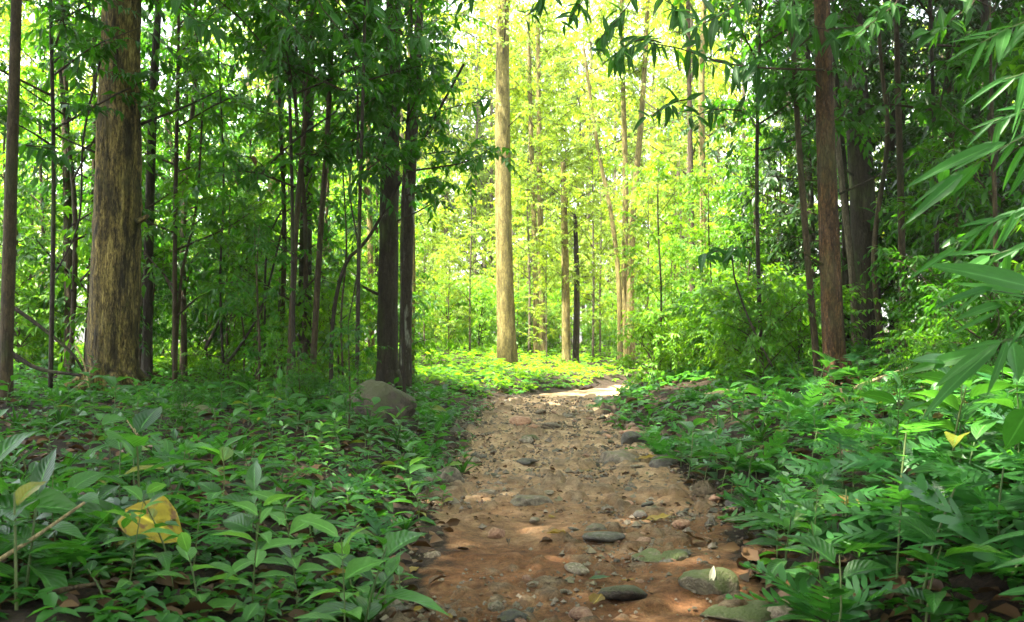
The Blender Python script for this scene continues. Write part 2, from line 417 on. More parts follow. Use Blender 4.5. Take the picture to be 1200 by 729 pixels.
M['stem'] = leaf_mat('green_stem', (.05, .1, .03), (.12, .15, .05), (.1, .15, .03), .15, .5)
M['stick'] = bark_mat('dry_stick', [(.3, (.3, .21, .1)), (.5, (.5, .38, .2)), (.7, (.64, .52, .3))], .3, 20)
M['stone'] = stone_mat('grey_stone', [(.34, (.055, .042, .026)), (.5, (.15, .118, .078)), (.68, (.3, .245, .165))], moss=(.09, .085, .03), moss_lo=.58)
M['stone_red'] = stone_mat('reddish_stone', [(.3, (.14, .06, .032)), (.5, (.28, .15, .085)), (.72, (.42, .27, .17))])
M['stone_dark'] = stone_mat('dark_wet_stone', [(.3, (.024, .021, .017)), (.5, (.065, .058, .045)), (.72, (.14, .125, .095))], moss=(.05, .055, .018), moss_lo=.55)
M['stone_moss'] = stone_mat('mossy_stone', [(.3, (.05, .042, .026)), (.5, (.12, .1, .06)), (.72, (.22, .19, .11))], moss=(.07, .085, .02), moss_lo=.4)
M['stone_pink'] = stone_mat('pinkish_stone', [(.3, (.01, .007, .004)), (.47, (.036, .025, .015)), (.62, (.095, .068, .044))], moss=(.04, .042, .012), moss_lo=.34)
M['soil'] = soil_mat()

# ------------------------------------------------------------------ ground sheet, split into the path and the forest floor
def build_ground():
    xs = np.concatenate([np.linspace(-90, -12, 24), np.linspace(-11, -1.6, 70), np.linspace(-1.5, 2.6, 190), np.linspace(2.75, 14, 80), np.linspace(16, 90, 24)])
    ys = np.concatenate([np.linspace(-8, 2.2, 18), 2.4 * np.exp(np.linspace(0, math.log(26 / 2.4), 400)), np.linspace(27, 60, 45), np.linspace(65, 240, 18)])
    X, Y = np.meshgrid(xs, ys)
    xl, xr = edges(Y)
    wob = .13 * fbm(Y * 1.7, Y * 0 + 9.1) + .08 * fbm(X * 4, Y * 4)
    inside = np.minimum(X - xl, xr - X) + wob
    soil = smooth01((inside + .1) / .38)
    Z = G(X, Y)
    near = smooth01((22 - Y) / 10)
    lump = np.clip(fbm(X * 5.5, Y * 5.5, 3) + .06, 0, 1)
    Z = Z + near * (soil * (.05 * lump + .012 * fbm(X * 16, Y * 16, 2) + .03 * fbm(X * 2, Y * 2)) + (1 - soil) * (.03 * fbm(X * 6, Y * 6) + .02 * fbm(X * 15, Y * 15, 2)))
    # stones half buried in the path, worn flush with it
    rocky = np.zeros_like(Z); rg = np.random.default_rng(21)
    for k in range(1900):
        y0 = 3.4 * (19 / 3.4) ** rg.uniform(0, 1); a, b = edges(y0)
        x0 = a - .1 + (b - a + .2) * rg.beta(.75, .75)
        r = .028 * math.exp(rg.normal(0, .55)) * (.7 + .07 * y0)
        if vnoise(x0 * 1.7, y0 * 1.3) + rg.normal(0, .2) < -.05: continue
        i0, i1 = np.searchsorted(ys, [y0 - 2 * r, y0 + 2 * r]); j0, j1 = np.searchsorted(xs, [x0 - 2 * r, x0 + 2 * r])
        sx, sy = X[i0:i1, j0:j1] - x0, Y[i0:i1, j0:j1] - y0
        th = rg.uniform(0, 3.14); asp = rg.uniform(.55, 1)
        q = np.sqrt((sx * math.cos(th) + sy * math.sin(th)) ** 2 + ((sy * math.cos(th) - sx * math.sin(th)) / asp) ** 2) / r
        q = q + .5 * vnoise(sx * 1.2 / r + k, sy * 1.2 / r)
        w = smooth01((1.05 - q) / .34)
        Z[i0:i1, j0:j1] += w * r * rg.uniform(.25, .62) * (1 + .18 * vnoise(sx * 2 / r, sy * 2 / r + k))
        rocky[i0:i1, j0:j1] = np.maximum(rocky[i0:i1, j0:j1], w * rg.uniform(.35, 1))
    V = np.stack([X, Y, Z], -1).reshape(-1, 3)
    nx = len(xs)
    i = np.arange(len(ys) - 1)[:, None] * nx + np.arange(nx - 1)[None]
    F = np.stack([i, i + 1, i + nx + 1, i + nx], -1).reshape(-1, 4)
    inf = (inside[:-1, :-1] > -.05).ravel()
    for nm, sel in (('dirt_path', inf), ('forest_floor', ~inf)):
        f = F[sel]
        u, inv = np.unique(f, return_inverse=True)
        me = mesh_np(nm, V[u], [inv.reshape(-1, 4)], M['soil'], mask=soil.ravel()[u])
        a_ = me.attributes.new('rocky', 'FLOAT', 'POINT'); a_.data.foreach_set('value', rocky.ravel()[u].astype(np.float32))
        obj(nm, me)['kind'] = 'structure'
build_ground()

# ------------------------------------------------------------------ leaves
def leaf_grid(W, droop, fold, nu=6, nv=2, wave=.0, k=.8, tip=1.0, twist=0.0):
    """a leaf of length 1 along x; verts, quads, uv"""
    u = np.linspace(0, 1, nu + 1); v = np.linspace(-1, 1, 2 * nv + 1)
    U, Vv = np.meshgrid(u, v, indexing='ij')
    w = np.sin(np.pi * np.clip(U, 0, 1) ** k) ** tip * W + .004
    y = Vv * w
    z = fold * np.abs(Vv) * w * 1.2 - droop * U ** 2 + .25 * droop * U + wave * np.sin(U * 17 + 2 * Vv) * np.abs(Vv) + twist * Vv * w * U
    P = np.stack([U, y, z], -1).reshape(-1, 3)
    m = 2 * nv + 1
    i = np.arange(nu)[:, None] * m + np.arange(2 * nv)[None]
    F = np.stack([i, i + m, i + m + 1, i + 1], -1).reshape(-1, 4)
    return P, [F], np.stack([U, Vv * .5 + .5], -1).reshape(-1, 2)

def leaf_mesh(name, mat, *a, tint=.5, **k):
    P, F, uv = leaf_grid(*a, **k)
    return mesh_np(name, P, F, mat, tint=np.full(len(P), tint), uv=uv)

# small templates for crowns: 4 and 8 triangles
def tmpl(w, droop, fold, n=1):
    if n == 1:
        V = np.array([(0, 0, 0), (.42, -w, fold * w), (1, 0, -droop), (.42, w, fold * w), (.45, 0, -droop * .15)])
        F = np.array([(0, 1, 4), (1, 2, 4), (2, 3, 4), (3, 0, 4)])
    else:
        V = np.array([(0, 0, 0), (.3, -w * .95, fold * w), (.3, w * .95, fold * w), (.3, 0, 0), (.68, -w * .75, fold * w - droop * .4), (.68, w * .75, fold * w - droop * .4), (.68, 0, -droop * .45), (1, 0, -droop)])
        F = np.array([(0, 1, 3), (0, 3, 2), (1, 4, 6), (1, 6, 3), (3, 6, 5), (3, 5, 2), (4, 7, 6), (6, 7, 5)])
    return V, F

def scatter(T, O, X, Nn, s):
    V, F = T
    X = norm(X); Y = norm(np.cross(Nn, X)); Z = np.cross(X, Y)
    s = np.asarray(s)[:, None, None]
    P = O[:, None] + s * (V[None, :, 0:1] * X[:, None] + V[None, :, 1:2] * Y[:, None] + V[None, :, 2:3] * Z[:, None])
    n = len(O)
    return P.reshape(-1, 3), (F[None] + (np.arange(n) * len(V))[:, None, None]).reshape(-1, 3)

UP = np.array([0, 0, 1.0])
def sprays(rng, P0, D, L, nl, leaf, droop=.25, hang=.25):
    """leaves along drooping twigs: origins, directions, normals, sizes, spray tint"""
    n = len(P0)
    D = norm(D); S = norm(np.cross(D, UP) + 1e-4)
    t = np.linspace(.12, 1, nl)[None, :, None]
    P = P0[:, None] + D[:, None] * (L[:, None, None] * t) - UP * (droop * L[:, None, None] * t ** 2)
    side = np.where(np.arange(nl) % 2, 1., -1.)[None, :, None]
    ax = norm(D[:, None] - UP * (2 * droop * t))
    last = (np.arange(nl) == nl - 1)[None, :, None]
    X = ax * np.where(last, 1.2, .55) + np.where(last, 0, 1) * side * S[:, None] * .85 + rng.normal(0, .28, (n, nl, 3)) - UP * hang * rng.uniform(.3, 1.6, (n, nl, 1))
    Nn = UP + rng.normal(0, .38, (n, nl, 3)) + .25 * D[:, None]
    s = leaf * rng.uniform(.6, 1.2, (n, nl)) * (1 - .35 * np.abs(t[..., 0] - .5))
    ti = np.clip(rng.uniform(0, .6, (n, 1)) + rng.uniform(0, .4, (n, nl)), 0, 1)
    return P.reshape(-1, 3), X.reshape(-1, 3), Nn.reshape(-1, 3), s.ravel(), ti.ravel()

def grow(name, seed, H, h0, spread, n_limb, n_spray, nl, leaf, leaf_w, mat, spray_len=.6, droop=.25, hang=.3, rise=.35, limb_r=.012, fine=1, top=True):
    """limbs and leaves of a tree with its foot at the origin and its trunk along z: (limb mesh, crown mesh)"""
    rng = np.random.default_rng(seed)
    wood = MB(); P0, D, L = [], [], []
    for i in range(n_limb):
        f = (i + rng.uniform(0, 1)) / n_limb
        z = h0 + (H - h0) * f
        a = i * 2.4 + rng.normal(0, .8)
        prof = math.sin(math.pi * min(1, .18 + .8 * f)) ** .6 * rng.uniform(.35, 1.2)
        ln = spread * prof
        d = np.array([math.cos(a), math.sin(a), rise * rng.uniform(.3, 1.7)])
        p = [np.array([0, 0, z]), np.array([0, 0, z]) + d * ln * .5 + rng.normal(0, .05 * ln, 3), np.array([0, 0, z]) + d * ln * np.array([1, 1, .8]) + rng.normal(0, .08 * ln, 3)]
        c = curve(p, 6)
        V, F = tube(c, np.linspace(limb_r * (1.3 - .5 * f), limb_r * .3, 6), 4, cap=False)
        wood.add(V, F)
        for k in range(n_spray):
            t = rng.uniform(.2, 1) ** .8
            q = c[0] + (c[-1] - c[0]) * t if k else c[-1]
            q = c[min(5, int(t * 5))] + rng.normal(0, .04, 3) if k else c[-1]
            b = a + rng.normal(0, 1.25)
            P0.append(q); D.append((math.cos(b), math.sin(b), rng.normal(.1, .6))); L.append(spray_len * rng.uniform(.6, 1.3))
    P0, D, L = np.array(P0), np.array(D), np.array(L)
    for k in range(len(P0)):
        d = norm(D[k])
        c = [P0[k], P0[k] + d * L[k] * .5 - UP * droop * L[k] * .25, P0[k] + d * L[k] - UP * droop * L[k]]
        V, F = tube(c, [limb_r * .32, limb_r * .25, limb_r * .12], 3, cap=False)
        wood.add(V, F)
    O, X, Nn, s, ti = sprays(rng, P0, D, L, nl, leaf, droop, hang)
    V, F = scatter(tmpl(leaf_w, .16, .35, fine), O, X, Nn, s)
    nvl = len(tmpl(leaf_w, .1, .1, fine)[0])
    cm = mesh_np(name + '_crown', V, [F], mat, tint=np.repeat(ti, nvl))
    return wood.mesh(name + '_limbs', M['twig']), cm

VAR = {}
for i in range(6):
    VAR['under', i] = grow('understory', 10 + i, 7.5, 1.0, 1.75, 17, 11, 13, .185, .21, M['dark'], .55, hang=.55, rise=.55, limb_r=.014)
for i in range(4):
    VAR['green', i] = grow('green_understory', 30 + i, 6.5, .7, 1.8, 17, 11, 13, .175, .2, M['mid'], .55, hang=.5, rise=.6, limb_r=.014)
for i in range(3):
    VAR['sap', i] = grow('sapling', 40 + i, 3.4, .6, .85, 11, 7, 10, .16, .21, M['dark'] if i else M['mid'], .36, hang=.5, rise=.7, limb_r=.008)
for i in range(3):
    VAR['bush', i] = grow('bush', 50 + i, 1.3, .1, .8, 14, 8, 12, .13, .2, M['mid'], .4, rise=.8, hang=.45, limb_r=.009)
for i in range(2):
    VAR['dbush', i] = grow('dark_bush', 55 + i, 1.5, .1, .9, 14, 8, 12, .14, .19, M['dark'], .45, rise=.8, hang=.45, limb_r=.009)
for i in range(5):
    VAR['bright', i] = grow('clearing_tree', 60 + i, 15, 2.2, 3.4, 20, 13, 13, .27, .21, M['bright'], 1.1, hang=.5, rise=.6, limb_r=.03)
for i in range(3):
    VAR['lbush', i] = grow('lime_bush', 80 + i, 1.5, .1, .85, 15, 8, 12, .13, .2, M['lime'], .42, rise=.8, hang=.45, limb_r=.009)
for i in range(4):
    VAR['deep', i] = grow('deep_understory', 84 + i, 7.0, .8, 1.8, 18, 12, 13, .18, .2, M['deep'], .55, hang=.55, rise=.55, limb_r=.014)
for i in range(3):
    VAR['lime', i] = grow('lime_understory', 88 + i, 6.5, .5, 1.8, 17, 11, 13, .17, .2, M['lime'], .55, hang=.5, rise=.6, limb_r=.014)
for i in range(3):
    VAR['high', i] = grow('high_crown', 92 + i, 8.0, 3.0, 1.9, 17, 13, 13, .19, .2, M['dark'], .6, hang=.6, rise=.5, limb_r=.014)
for i in range(3):
    VAR['canopy', i] = grow('canopy', 70 + i, 5.5, 0, 5.4, 30, 19, 13, .32, .23, M['mid'], 1.5, rise=.3, limb_r=.06)

# ------------------------------------------------------------------ trees
def build_trunk(pts, rad, sides, mat, amp=.06, seed=0, nring=40, lobes=0, name='trunk'):
    c = curve(pts, nring)
    t = np.linspace(0, 1, nring)
    r = np.interp(t, np.linspace(0, 1, len(rad)), rad)
    V, F = tube(c, r, sides, amp, seed, flare_lobes=lobes, ridge=.05 if sides > 18 else 0.0)
    return mesh_np(name, V, F, mat)

def tree(name, label, px_pts, Y, dia_px, mat, crown=None, crown_z=None, crown_s=1, base_drop=.25, sides=14, amp=.06, flare=1.25, seed=0, group=None, lobes=0, cat='tree', H=None, crown_rz=0, extra=()):
    """px_pts: pixels of the photograph along the trunk from the foot up; it goes on to height H above the frame"""
    P = [at(px, py, Y) for px, py in px_pts]
    foot = P[0].copy(); foot[2] = Gf(foot[0], foot[1]) - base_drop
    P = [foot] + P[1:] if P[0][2] - foot[2] < .6 else [foot] + P
    if H and P[-1][2] < H:
        d = P[-1] - P[-2]; d = d / d[2]
        P.append(P[-1] + d * (H - P[-1][2]) * np.array([.7, .7, 1]))
    r = dia_px * Y / F_PX / 2
    top = dia_px * .72 * Y / F_PX / 2
    t = thing(name, label, cat, (foot[0], foot[1], Gf(foot[0], foot[1])), 0, group)
    o0 = np.array([foot[0], foot[1], Gf(foot[0], foot[1])])
    rel = [p - o0 for p in P]
    n = 110 if dia_px > 30 else 60
    rad = [r * flare * 1.12, r * flare, r, r * .97, r * .95, r * .92, r * .88, r * .85, top, top * .95, top * .9, top * .8]
    if flare > 1:
        rad = list(np.interp(np.linspace(0, 1, 40), [0, .04, .1, .5, 1], [r * flare * 1.1, r * flare, r * 1.04, r * .88, top * .8]))
    obj('trunk', build_trunk(rel, rad, sides, mat, amp, seed, n, lobes), t)
    if crown:
        k, i = crown
        lm, cm = VAR[k, i]
        zt = crown_z if crown_z is not None else rel[-1][2] - 1
        q = curve(rel, 60); q = q[np.argmin(abs(q[:, 2] - zt))]
        mw = Matrix.Translation((q[0], q[1], q[2])) @ Matrix.Rotation(crown_rz + seed * 1.3, 4, 'Z') @ Matrix.Scale(crown_s, 4)
        obj('limbs', lm, t, mw)
        cr = obj('crown', cm, t, mw); cr['kind'] = 'stuff'
    return t

TREES = [
 # name, label, px points (foot first), Y, dia px, mat, kwargs
 ('teak_tree', 'massive trunk with golden brown streaked bark, thickest of all the trees', [(131, 463), (133, 400), (138, 200), (143, 0)], 13, 58, 'bark_gold', dict(sides=110, amp=.07, flare=1.2, lobes=6, H=12, crown=('canopy', 0), crown_z=9.5, crown_s=.72, seed=1)),
 ('slim_tree', 'slim brown trunk standing alone at the edge left of the massive golden trunk', [(6, 445), (12, 250), (19, 0)], 11, 15, 'bark_brown', dict(H=11, crown=('canopy', 1), crown_z=8.5, crown_s=.6, seed=2)),
 ('slim_tree', 'thin dark trunk just behind the right side of the massive golden trunk', [(172, 450), (175, 250), (181, 80), (186, 0)], 15, 11, 'bark_dark', dict(H=11, crown=('lime', 1), crown_z=6, crown_s=.6, seed=3)),
 ('slim_tree', 'thin grey trunk between the slim brown trunk and the massive golden one', [(82, 425), (80, 300), (76, 120), (73, 0)], 17, 10, 'bark_brown', dict(H=11, crown=('lime', 0), crown_z=6, crown_s=.6, seed=4)),
 ('slim_tree', 'thicker dark trunk of the close pair by the left of the path', [(454, 445), (455, 300), (459, 100), (462, 0)], 15, 23, 'bark_dark', dict(H=13, sides=44, crown=('canopy', 1), crown_z=10.5, crown_s=.38, seed=5)),
 ('slim_tree', 'thinner trunk mottled with pale lichen in the close pair by the path', [(474, 440), (477, 300), (484, 150), (492, 0)], 15.6, 14, 'bark_lichen', dict(H=12, sides=16, crown=('canopy', 2), crown_z=10.5, crown_s=.3, seed=6)),
 ('slim_tree', 'dark straight trunk flanked by thin leaning saplings left of the pair', [(356, 435), (358, 300), (362, 100), (364, 0)], 16, 15, 'bark_dark', dict(H=12, crown=('canopy', 0), crown_z=10.5, crown_s=.4, seed=7)),
 ('slim_tree', 'pale tan trunk standing sunlit behind the leafy understory on the left', [(322, 440), (321, 250), (318, 0)], 24, 15, 'bark_pale', dict(H=14, crown=('bright', 0), crown_z=7, crown_s=.6, seed=8)),
 ('slim_tree', 'tall pale trunk rising alone at the centre of the clearing', [(595, 438), (591, 300), (589, 150), (589, 0)], 27, 20, 'bark_pale', dict(H=17, sides=40, flare=1.2, crown=('bright', 1), crown_z=5.0, crown_s=.6, seed=9)),
 ('slim_tree', 'left stem of the thin yellowish twins right of the tall pale trunk', [(629, 430), (627, 300), (622, 150)], 33, 7, 'bark_pale', dict(H=12, crown=('bright', 2), crown_z=3.5, crown_s=.55, seed=10)),
 ('slim_tree', 'right stem of the thin yellowish twins right of the tall pale trunk', [(637, 430), (634, 320), (632, 180)], 33.6, 8, 'bark_pale', dict(H=12, crown=('bright', 3), crown_z=5, crown_s=.5, seed=11)),
 ('slim_tree', 'sunlit yellow trunk hugged by a dark one near the bend of the path', [(664, 436), (662, 300), (660, 190)], 27, 10, 'bark_pale', dict(crown=('bright', 0), crown_z=1.2, crown_s=.45, seed=12)),
 ('slim_tree', 'dark trunk leaning on the sunlit yellow one near the bend', [(674, 434), (676, 340), (674, 250)], 27.3, 8, 'bark_dark', dict( crown=('bright', 1), crown_z=1.5, crown_s=.3, seed=13)),  # dark bark puts this trunk's shadow into its colour
 ('slim_tree', 'left stem of the whitish trio at the far right of the clearing', [(727, 430), (725, 330), (716, 250), (700, 170)], 30, 6, 'bark_pale', dict(H=10, crown=('bright', 2), crown_z=6, crown_s=.4, seed=14)),
 ('slim_tree', 'middle and straightest stem of the whitish trio in the clearing', [(733, 430), (732, 330), (733, 220), (730, 100)], 30.4, 8, 'bark_pale', dict(H=12, crown=('bright', 3), crown_z=7, crown_s=.45, seed=15)),
 ('slim_tree', 'right and thickest stem of the whitish trio in the clearing', [(740, 428), (739, 330), (742, 250), (752, 130)], 30, 9, 'bark_pale', dict(H=12, crown=('bright', 0), crown_z=7, crown_s=.45, seed=16)),
 ('slim_tree', 'straight reddish brown trunk above the fern bank right of the path', [(981, 448), (975, 350), (969, 200), (963, 0)], 11, 25, 'bark_red', dict(H=11, sides=56, flare=1.15, crown=('canopy', 1), crown_z=7.6, crown_s=.75, seed=17)),
 ('slim_tree', 'thin brown trunk leaning against the reddish trunk on the right bank', [(961, 425), (948, 320), (937, 180), (929, 40)], 11.6, 8, 'bark_brown', dict(H=8, crown=('under', 0), crown_z=2.5, crown_s=.6, seed=18)),
 ('slim_tree', 'broad dark trunk in deep shade behind the reddish trunk', [(1018, 392), (1013, 280), (1004, 120), (998, 0)], 16, 30, 'bark_dark', dict(H=13, sides=48, crown=('canopy', 2), crown_z=9.5, crown_s=.8, seed=19)),
 ('slim_tree', 'pale grey stem leaning beside the broad dark trunk in shade', [(1004, 400), (998, 320), (985, 200), (975, 90)], 15.3, 8, 'bark_grey', dict(H=10, crown=('canopy', 0), crown_z=8, crown_s=.5, seed=20)),
 ('slim_tree', 'thin straight brown trunk before the dark thicket at right', [(1058, 392), (1056, 250), (1052, 100), (1050, 0)], 13, 8, 'bark_brown', dict(H=10, crown=('canopy', 1), crown_z=7.8, crown_s=.9, seed=21)),
 ('slim_tree', 'thin crooked trunk crossing behind the thin straight brown one at right', [(1036, 395), (1024, 300), (1040, 160), (1030, 40)], 14, 6, 'bark_brown', dict(H=10, crown=('under', 2), crown_z=6, crown_s=.7, seed=22)),
 ('slim_tree', 'pale bare trunk among the bright leaves above the right bank', [(826, 400), (824, 250), (822, 120), (825, 0)], 26, 9, 'bark_pale', dict(H=13, crown=('bright', 2), crown_z=8, crown_s=.6, seed=23)),
 ('slim_tree', 'brown thin trunk next to the pale bare one above the right bank', [(812, 400), (810, 250), (808, 120), (806, 0)], 24, 7, 'bark_brown', dict(H=12, crown=('bright', 3), crown_z=8, crown_s=.6, seed=24)),
 ('slim_tree', 'slender brown sapling leaning towards the dark straight trunk from its left', [(338, 455), (345, 300), (354, 180), (366, 40)], 13.2, 7, 'bark_brown', dict(H=7, crown=('under', 3), crown_z=3.2, crown_s=.6, seed=25)),
 ('slim_tree', 'slender sapling leaning away from the dark straight trunk on its right', [(364, 440), (374, 300), (384, 150), (390, 20)], 14, 7, 'bark_brown', dict(H=8, crown=('under', 4), crown_z=3.4, crown_s=.6, seed=26)),
 ('slim_tree', 'yellowish thin trunk just left of the dark pair by the path', [(436, 430), (434, 300), (431, 130), (430, 0)], 20, 7, 'bark_pale', dict(H=12, crown=('under', 1), crown_z=5, crown_s=.9, seed=27)),
 ('slim_tree', 'curving thin stem between the leaning sapling and the dark pair', [(388, 450), (390, 380), (405, 310), (440, 265)], 14, 5, 'bark_dark', dict(H=5, crown=('sap', 1), crown_z=2.5, crown_s=.7, seed=28)),
 ('slim_tree', 'mottled thin pole with pale spots close right of the dark pair', [(482, 430), (484, 320), (482, 200), (480, 60)], 19, 6, 'bark_pale', dict(H=10, crown=('under', 2), crown_z=5, crown_s=.8, seed=29)),
]
for nm, lb, pp, Y, dp, mt, kw in TREES:
    tree(nm, lb, pp, Y, dp, M[mt], **kw)

# roots, stubs of lost branches and a few bare twigs on the trunks in front
def limb_part(name, tree_label, pts, r0, r1, mat, seed):
    t = next(o for o in C.objects if o.get('label') == tree_label)
    V, F = tube(curve(pts, 9), np.linspace(r0, r1, 9), 8, .12, seed)
    obj(name, mesh_np(name, V, F, M[mat]), t)
T1, T5, T15, T17 = TREES[0][1], TREES[4][1], TREES[16][1], TREES[18][1]
for k, a in enumerate((-2.6, -1.9, -1.1, -.5, .3)):
    c, s_ = math.cos(a), math.sin(a)
    limb_part('root', T1, [(c * .22, s_ * .22, .3), (c * .42, s_ * .42, .1), (c * .7, s_ * .7, 0.0), (c * 1.0, s_ * 1.0, -.12)], .1, .03, 'bark_gold', k)
for k, a in enumerate((-2.2, -1.2, -.3)):
    c, s_ = math.cos(a), math.sin(a)
    limb_part('root', T15, [(c * .06, s_ * .06, .3), (c * .18, s_ * .18, .08), (c * .4, s_ * .42, -.06)], .07, .025, 'bark_red', k + 9)
    limb_part('root', T5, [(c * .1, s_ * .1, .35), (c * .24, s_ * .24, .08), (c * .5, s_ * .5, -.06)], .09, .03, 'bark_dark', k + 19)
for lb, z, a, ln, r, mt in ((T1, 2.2, -.2, .16, .05, 'bark_gold'), (T1, 3.5, .1, 1.3, .022, 'bark_dark'), (T1, 3.1, -2.9, .9, .016, 'bark_dark'), (T5, 1.5, -2.9, .35, .025, 'bark_dark'), (T5, 2.6, -.2, .9, .016, 'bark_dark'), (T15, 1.3, -2.8, .3, .018, 'bark_red'), (T15, 2.1, -.4, .8, .014, 'bark_dark'), (T17, 2.0, -.5, .9, .02, 'bark_dark'), (T17, 2.8, -2.6, .9, .02, 'bark_dark')):
    c, s_ = math.cos(a), math.sin(a)
    off = {T1: (.06, .27), T5: (0, .11), T15: (-.04, .08), T17: (-.1, .17)}[lb]
    limb_part('branch_stub' if ln < .5 else 'side_branch', lb, [(off[0] + c * off[1], s_ * off[1], z), (off[0] + c * (off[1] + ln * .5), s_ * (off[1] + ln * .5), z + ln * .22), (off[0] + c * (off[1] + ln), s_ * (off[1] + ln), z + ln * .5)], r, r * .5 if ln < .5 else r * .2, mt, int(z * 9))

# unseen tall trees added all round so their crowns shade the near path
rng = np.random.default_rng(77)
for i, (x, y, s) in enumerate([(-6.2, 7, 1.35), (8, 6.5, 1.3), (-10, 11, 1.0), (10.5, 12.5, 1.1), (-5.0, 1.0, 1.25), (5.5, 0.5, 1.35), (12, 19, 1.1), (.5, -4.5, 1.0), (-8, -5, 1.1), (7.5, -5, 1.0), (-11.5, 3.5, 1.1), (-5.7, 9.8, 1.0)]):
    z = Gf(x, y)
    t = thing('added_shade_tree', 'unseen tall tree added beside the path so its crown shades it', 'tree', (x, y, z), 0, 'unseen trees added to shade the near path')
    obj('trunk', build_trunk([(0, 0, -.2), (.1, 0, 4), (.2, .1, 8), (.1, 0, 13)], [.3, .24, .2, .1], 12, M['bark_brown'], .05, i, 24), t)
    lm, cm = VAR['canopy', i % 3]
    mw = Matrix.Translation((.1, 0, 8.2 + rng.uniform(0, 1.5))) @ Matrix.Rotation(i * 2.1, 4, 'Z') @ Matrix.Scale(s, 4)
    obj('limbs', lm, t, mw); obj('crown', cm, t, mw)['kind'] = 'stuff'

# ------------------------------------------------------------------ understory: copies of a few grown forms
TRK = {}
def thin_trunk(kind, H, r, mat, n=3):
    for i in range(n):
        rg = np.random.default_rng(hash(kind) % 1000 + i)
        p = [np.array([0, 0, -.2]), np.array([rg.normal(0, .05), rg.normal(0, .05), H * .35]), np.array([rg.normal(0, .1), rg.normal(0, .1), H * .7]), np.array([0, 0, H])]
        TRK[kind, i] = build_trunk(p, [r * 1.2, r, r * .8, r * .25], 8, mat, .05, i, 14)
import zlib
def hash(s): return zlib.crc32(s.encode())
thin_trunk('under', 7.6, .042, M['bark_brown'])
thin_trunk('green', 6.6, .032, M['bark_brown'])
thin_trunk('sap', 3.4, .022, M['bark_brown'])
thin_trunk('bush', 1.2, .014, M['bark_brown'])
thin_trunk('dbush', 1.4, .014, M['bark_dark'])
thin_trunk('high', 8.1, .026, M['bark_dark'])
thin_trunk('deep', 7.1, .055, M['bark_dark'])
thin_trunk('lime', 6.6, .03, M['bark_brown'])
thin_trunk('lbush', 1.4, .014, M['bark_brown'])
thin_trunk('bright', 15.2, .075, M['bark_grey'])

def plant_tree(kind, i, x, y, s, rz, name, label, cat, group):
    t = thing(name, label, cat, (x, y, Gf(x, y)), rz, group, s)
    obj('trunk' if kind not in ('bush', 'dbush', 'lbush') else 'stem', TRK[kind, i % 3], t)
    n = len([k for k in VAR if k[0] == kind])
    lm, cm = VAR[kind, i % n]
    obj('limbs', lm, t); obj('crown' if kind not in ('bush', 'dbush', 'lbush') else 'foliage', cm, t)['kind'] = 'stuff'

ORD = ['nearest', 'second nearest', 'third nearest', 'fourth nearest', 'fifth nearest', 'sixth nearest', 'seventh nearest', 'eighth nearest', 'ninth nearest', 'tenth nearest', 'eleventh nearest', 'twelfth nearest']
LINE = [(-30, 'the left picture edge'), (13, 'the slim brown trunk'), (78, 'the thin grey trunk'), (136, 'the massive golden trunk'), (178, 'the thin dark trunk'), (225, 'the flat grey rock'), (275, 'the dark slanting liana'), (320, 'the pale tan trunk'),
        (358, 'the dark straight trunk'), (395, 'the curving thin stem'), (434, 'the yellowish thin trunk'), (465, 'the dark trunk pair'), (520, 'the gap beside the dark pair'), (555, 'the left half of the clearing'), (591, 'the tall pale trunk'), (632, 'the thin yellowish twins'), (666, 'the sunlit yellow trunk'),
        (700, 'the bend of the path'), (734, 'the whitish trio'), (775, 'the white sky gap'), (820, 'the pale bare trunk'), (860, 'the short tan log'), (900, 'the long dark branch'), (940, 'the thin leaning trunk'), (972, 'the reddish trunk'), (1010, 'the broad dark trunk'), (1055, 'the thin straight brown trunk'),
        (1100, 'the dark hanging lianas'), (1150, 'the bamboo sprays'), (1210, 'the right picture edge')]
def zone(seed, n, px, Y, kinds, sc, name, what, cat, group, keep=lambda px, y, r: True, gap=.9):
    rg = np.random.default_rng(seed); done = []; tries = 0
    while len(done) < n and tries < n * 40:
        tries += 1
        p, y = rg.uniform(*px), rg.uniform(*Y)
        x = (p - 600) / F_PX * y
        if any((x - q[0]) ** 2 + (y - q[1]) ** 2 < gap ** 2 for q in done): continue
        xl, xr = edges(y)
        k = kinds[rg.integers(len(kinds))]; s = rg.uniform(*sc)
        cl = {'under': 1.0, 'green': 1.0, 'sap': .6, 'bush': .5, 'dbush': .5, 'bright': .8, 'lbush': .5, 'deep': 1, 'lime': 1}[k] * s
        if xl - cl < x < xr + cl: continue
        if not keep(p, y, cl * 1167 / y): continue
        done.append((x, y, p, k, s))
    cells = {}
    for q in sorted(done, key=lambda q: q[1]):
        cells.setdefault(min(LINE, key=lambda l: abs(l[0] - q[2]))[1], []).append(q)
    for lm, qs in cells.items():
        for j, (x, y, p, k, s) in enumerate(qs):
            lb = what + ' in line with ' + lm + (', ' + ORD[j] + ' there' if len(qs) > 1 else '')
            plant_tree(k, int(rg.integers(6)), x, y, s, rg.uniform(0, 6.28), name, lb, cat, group)

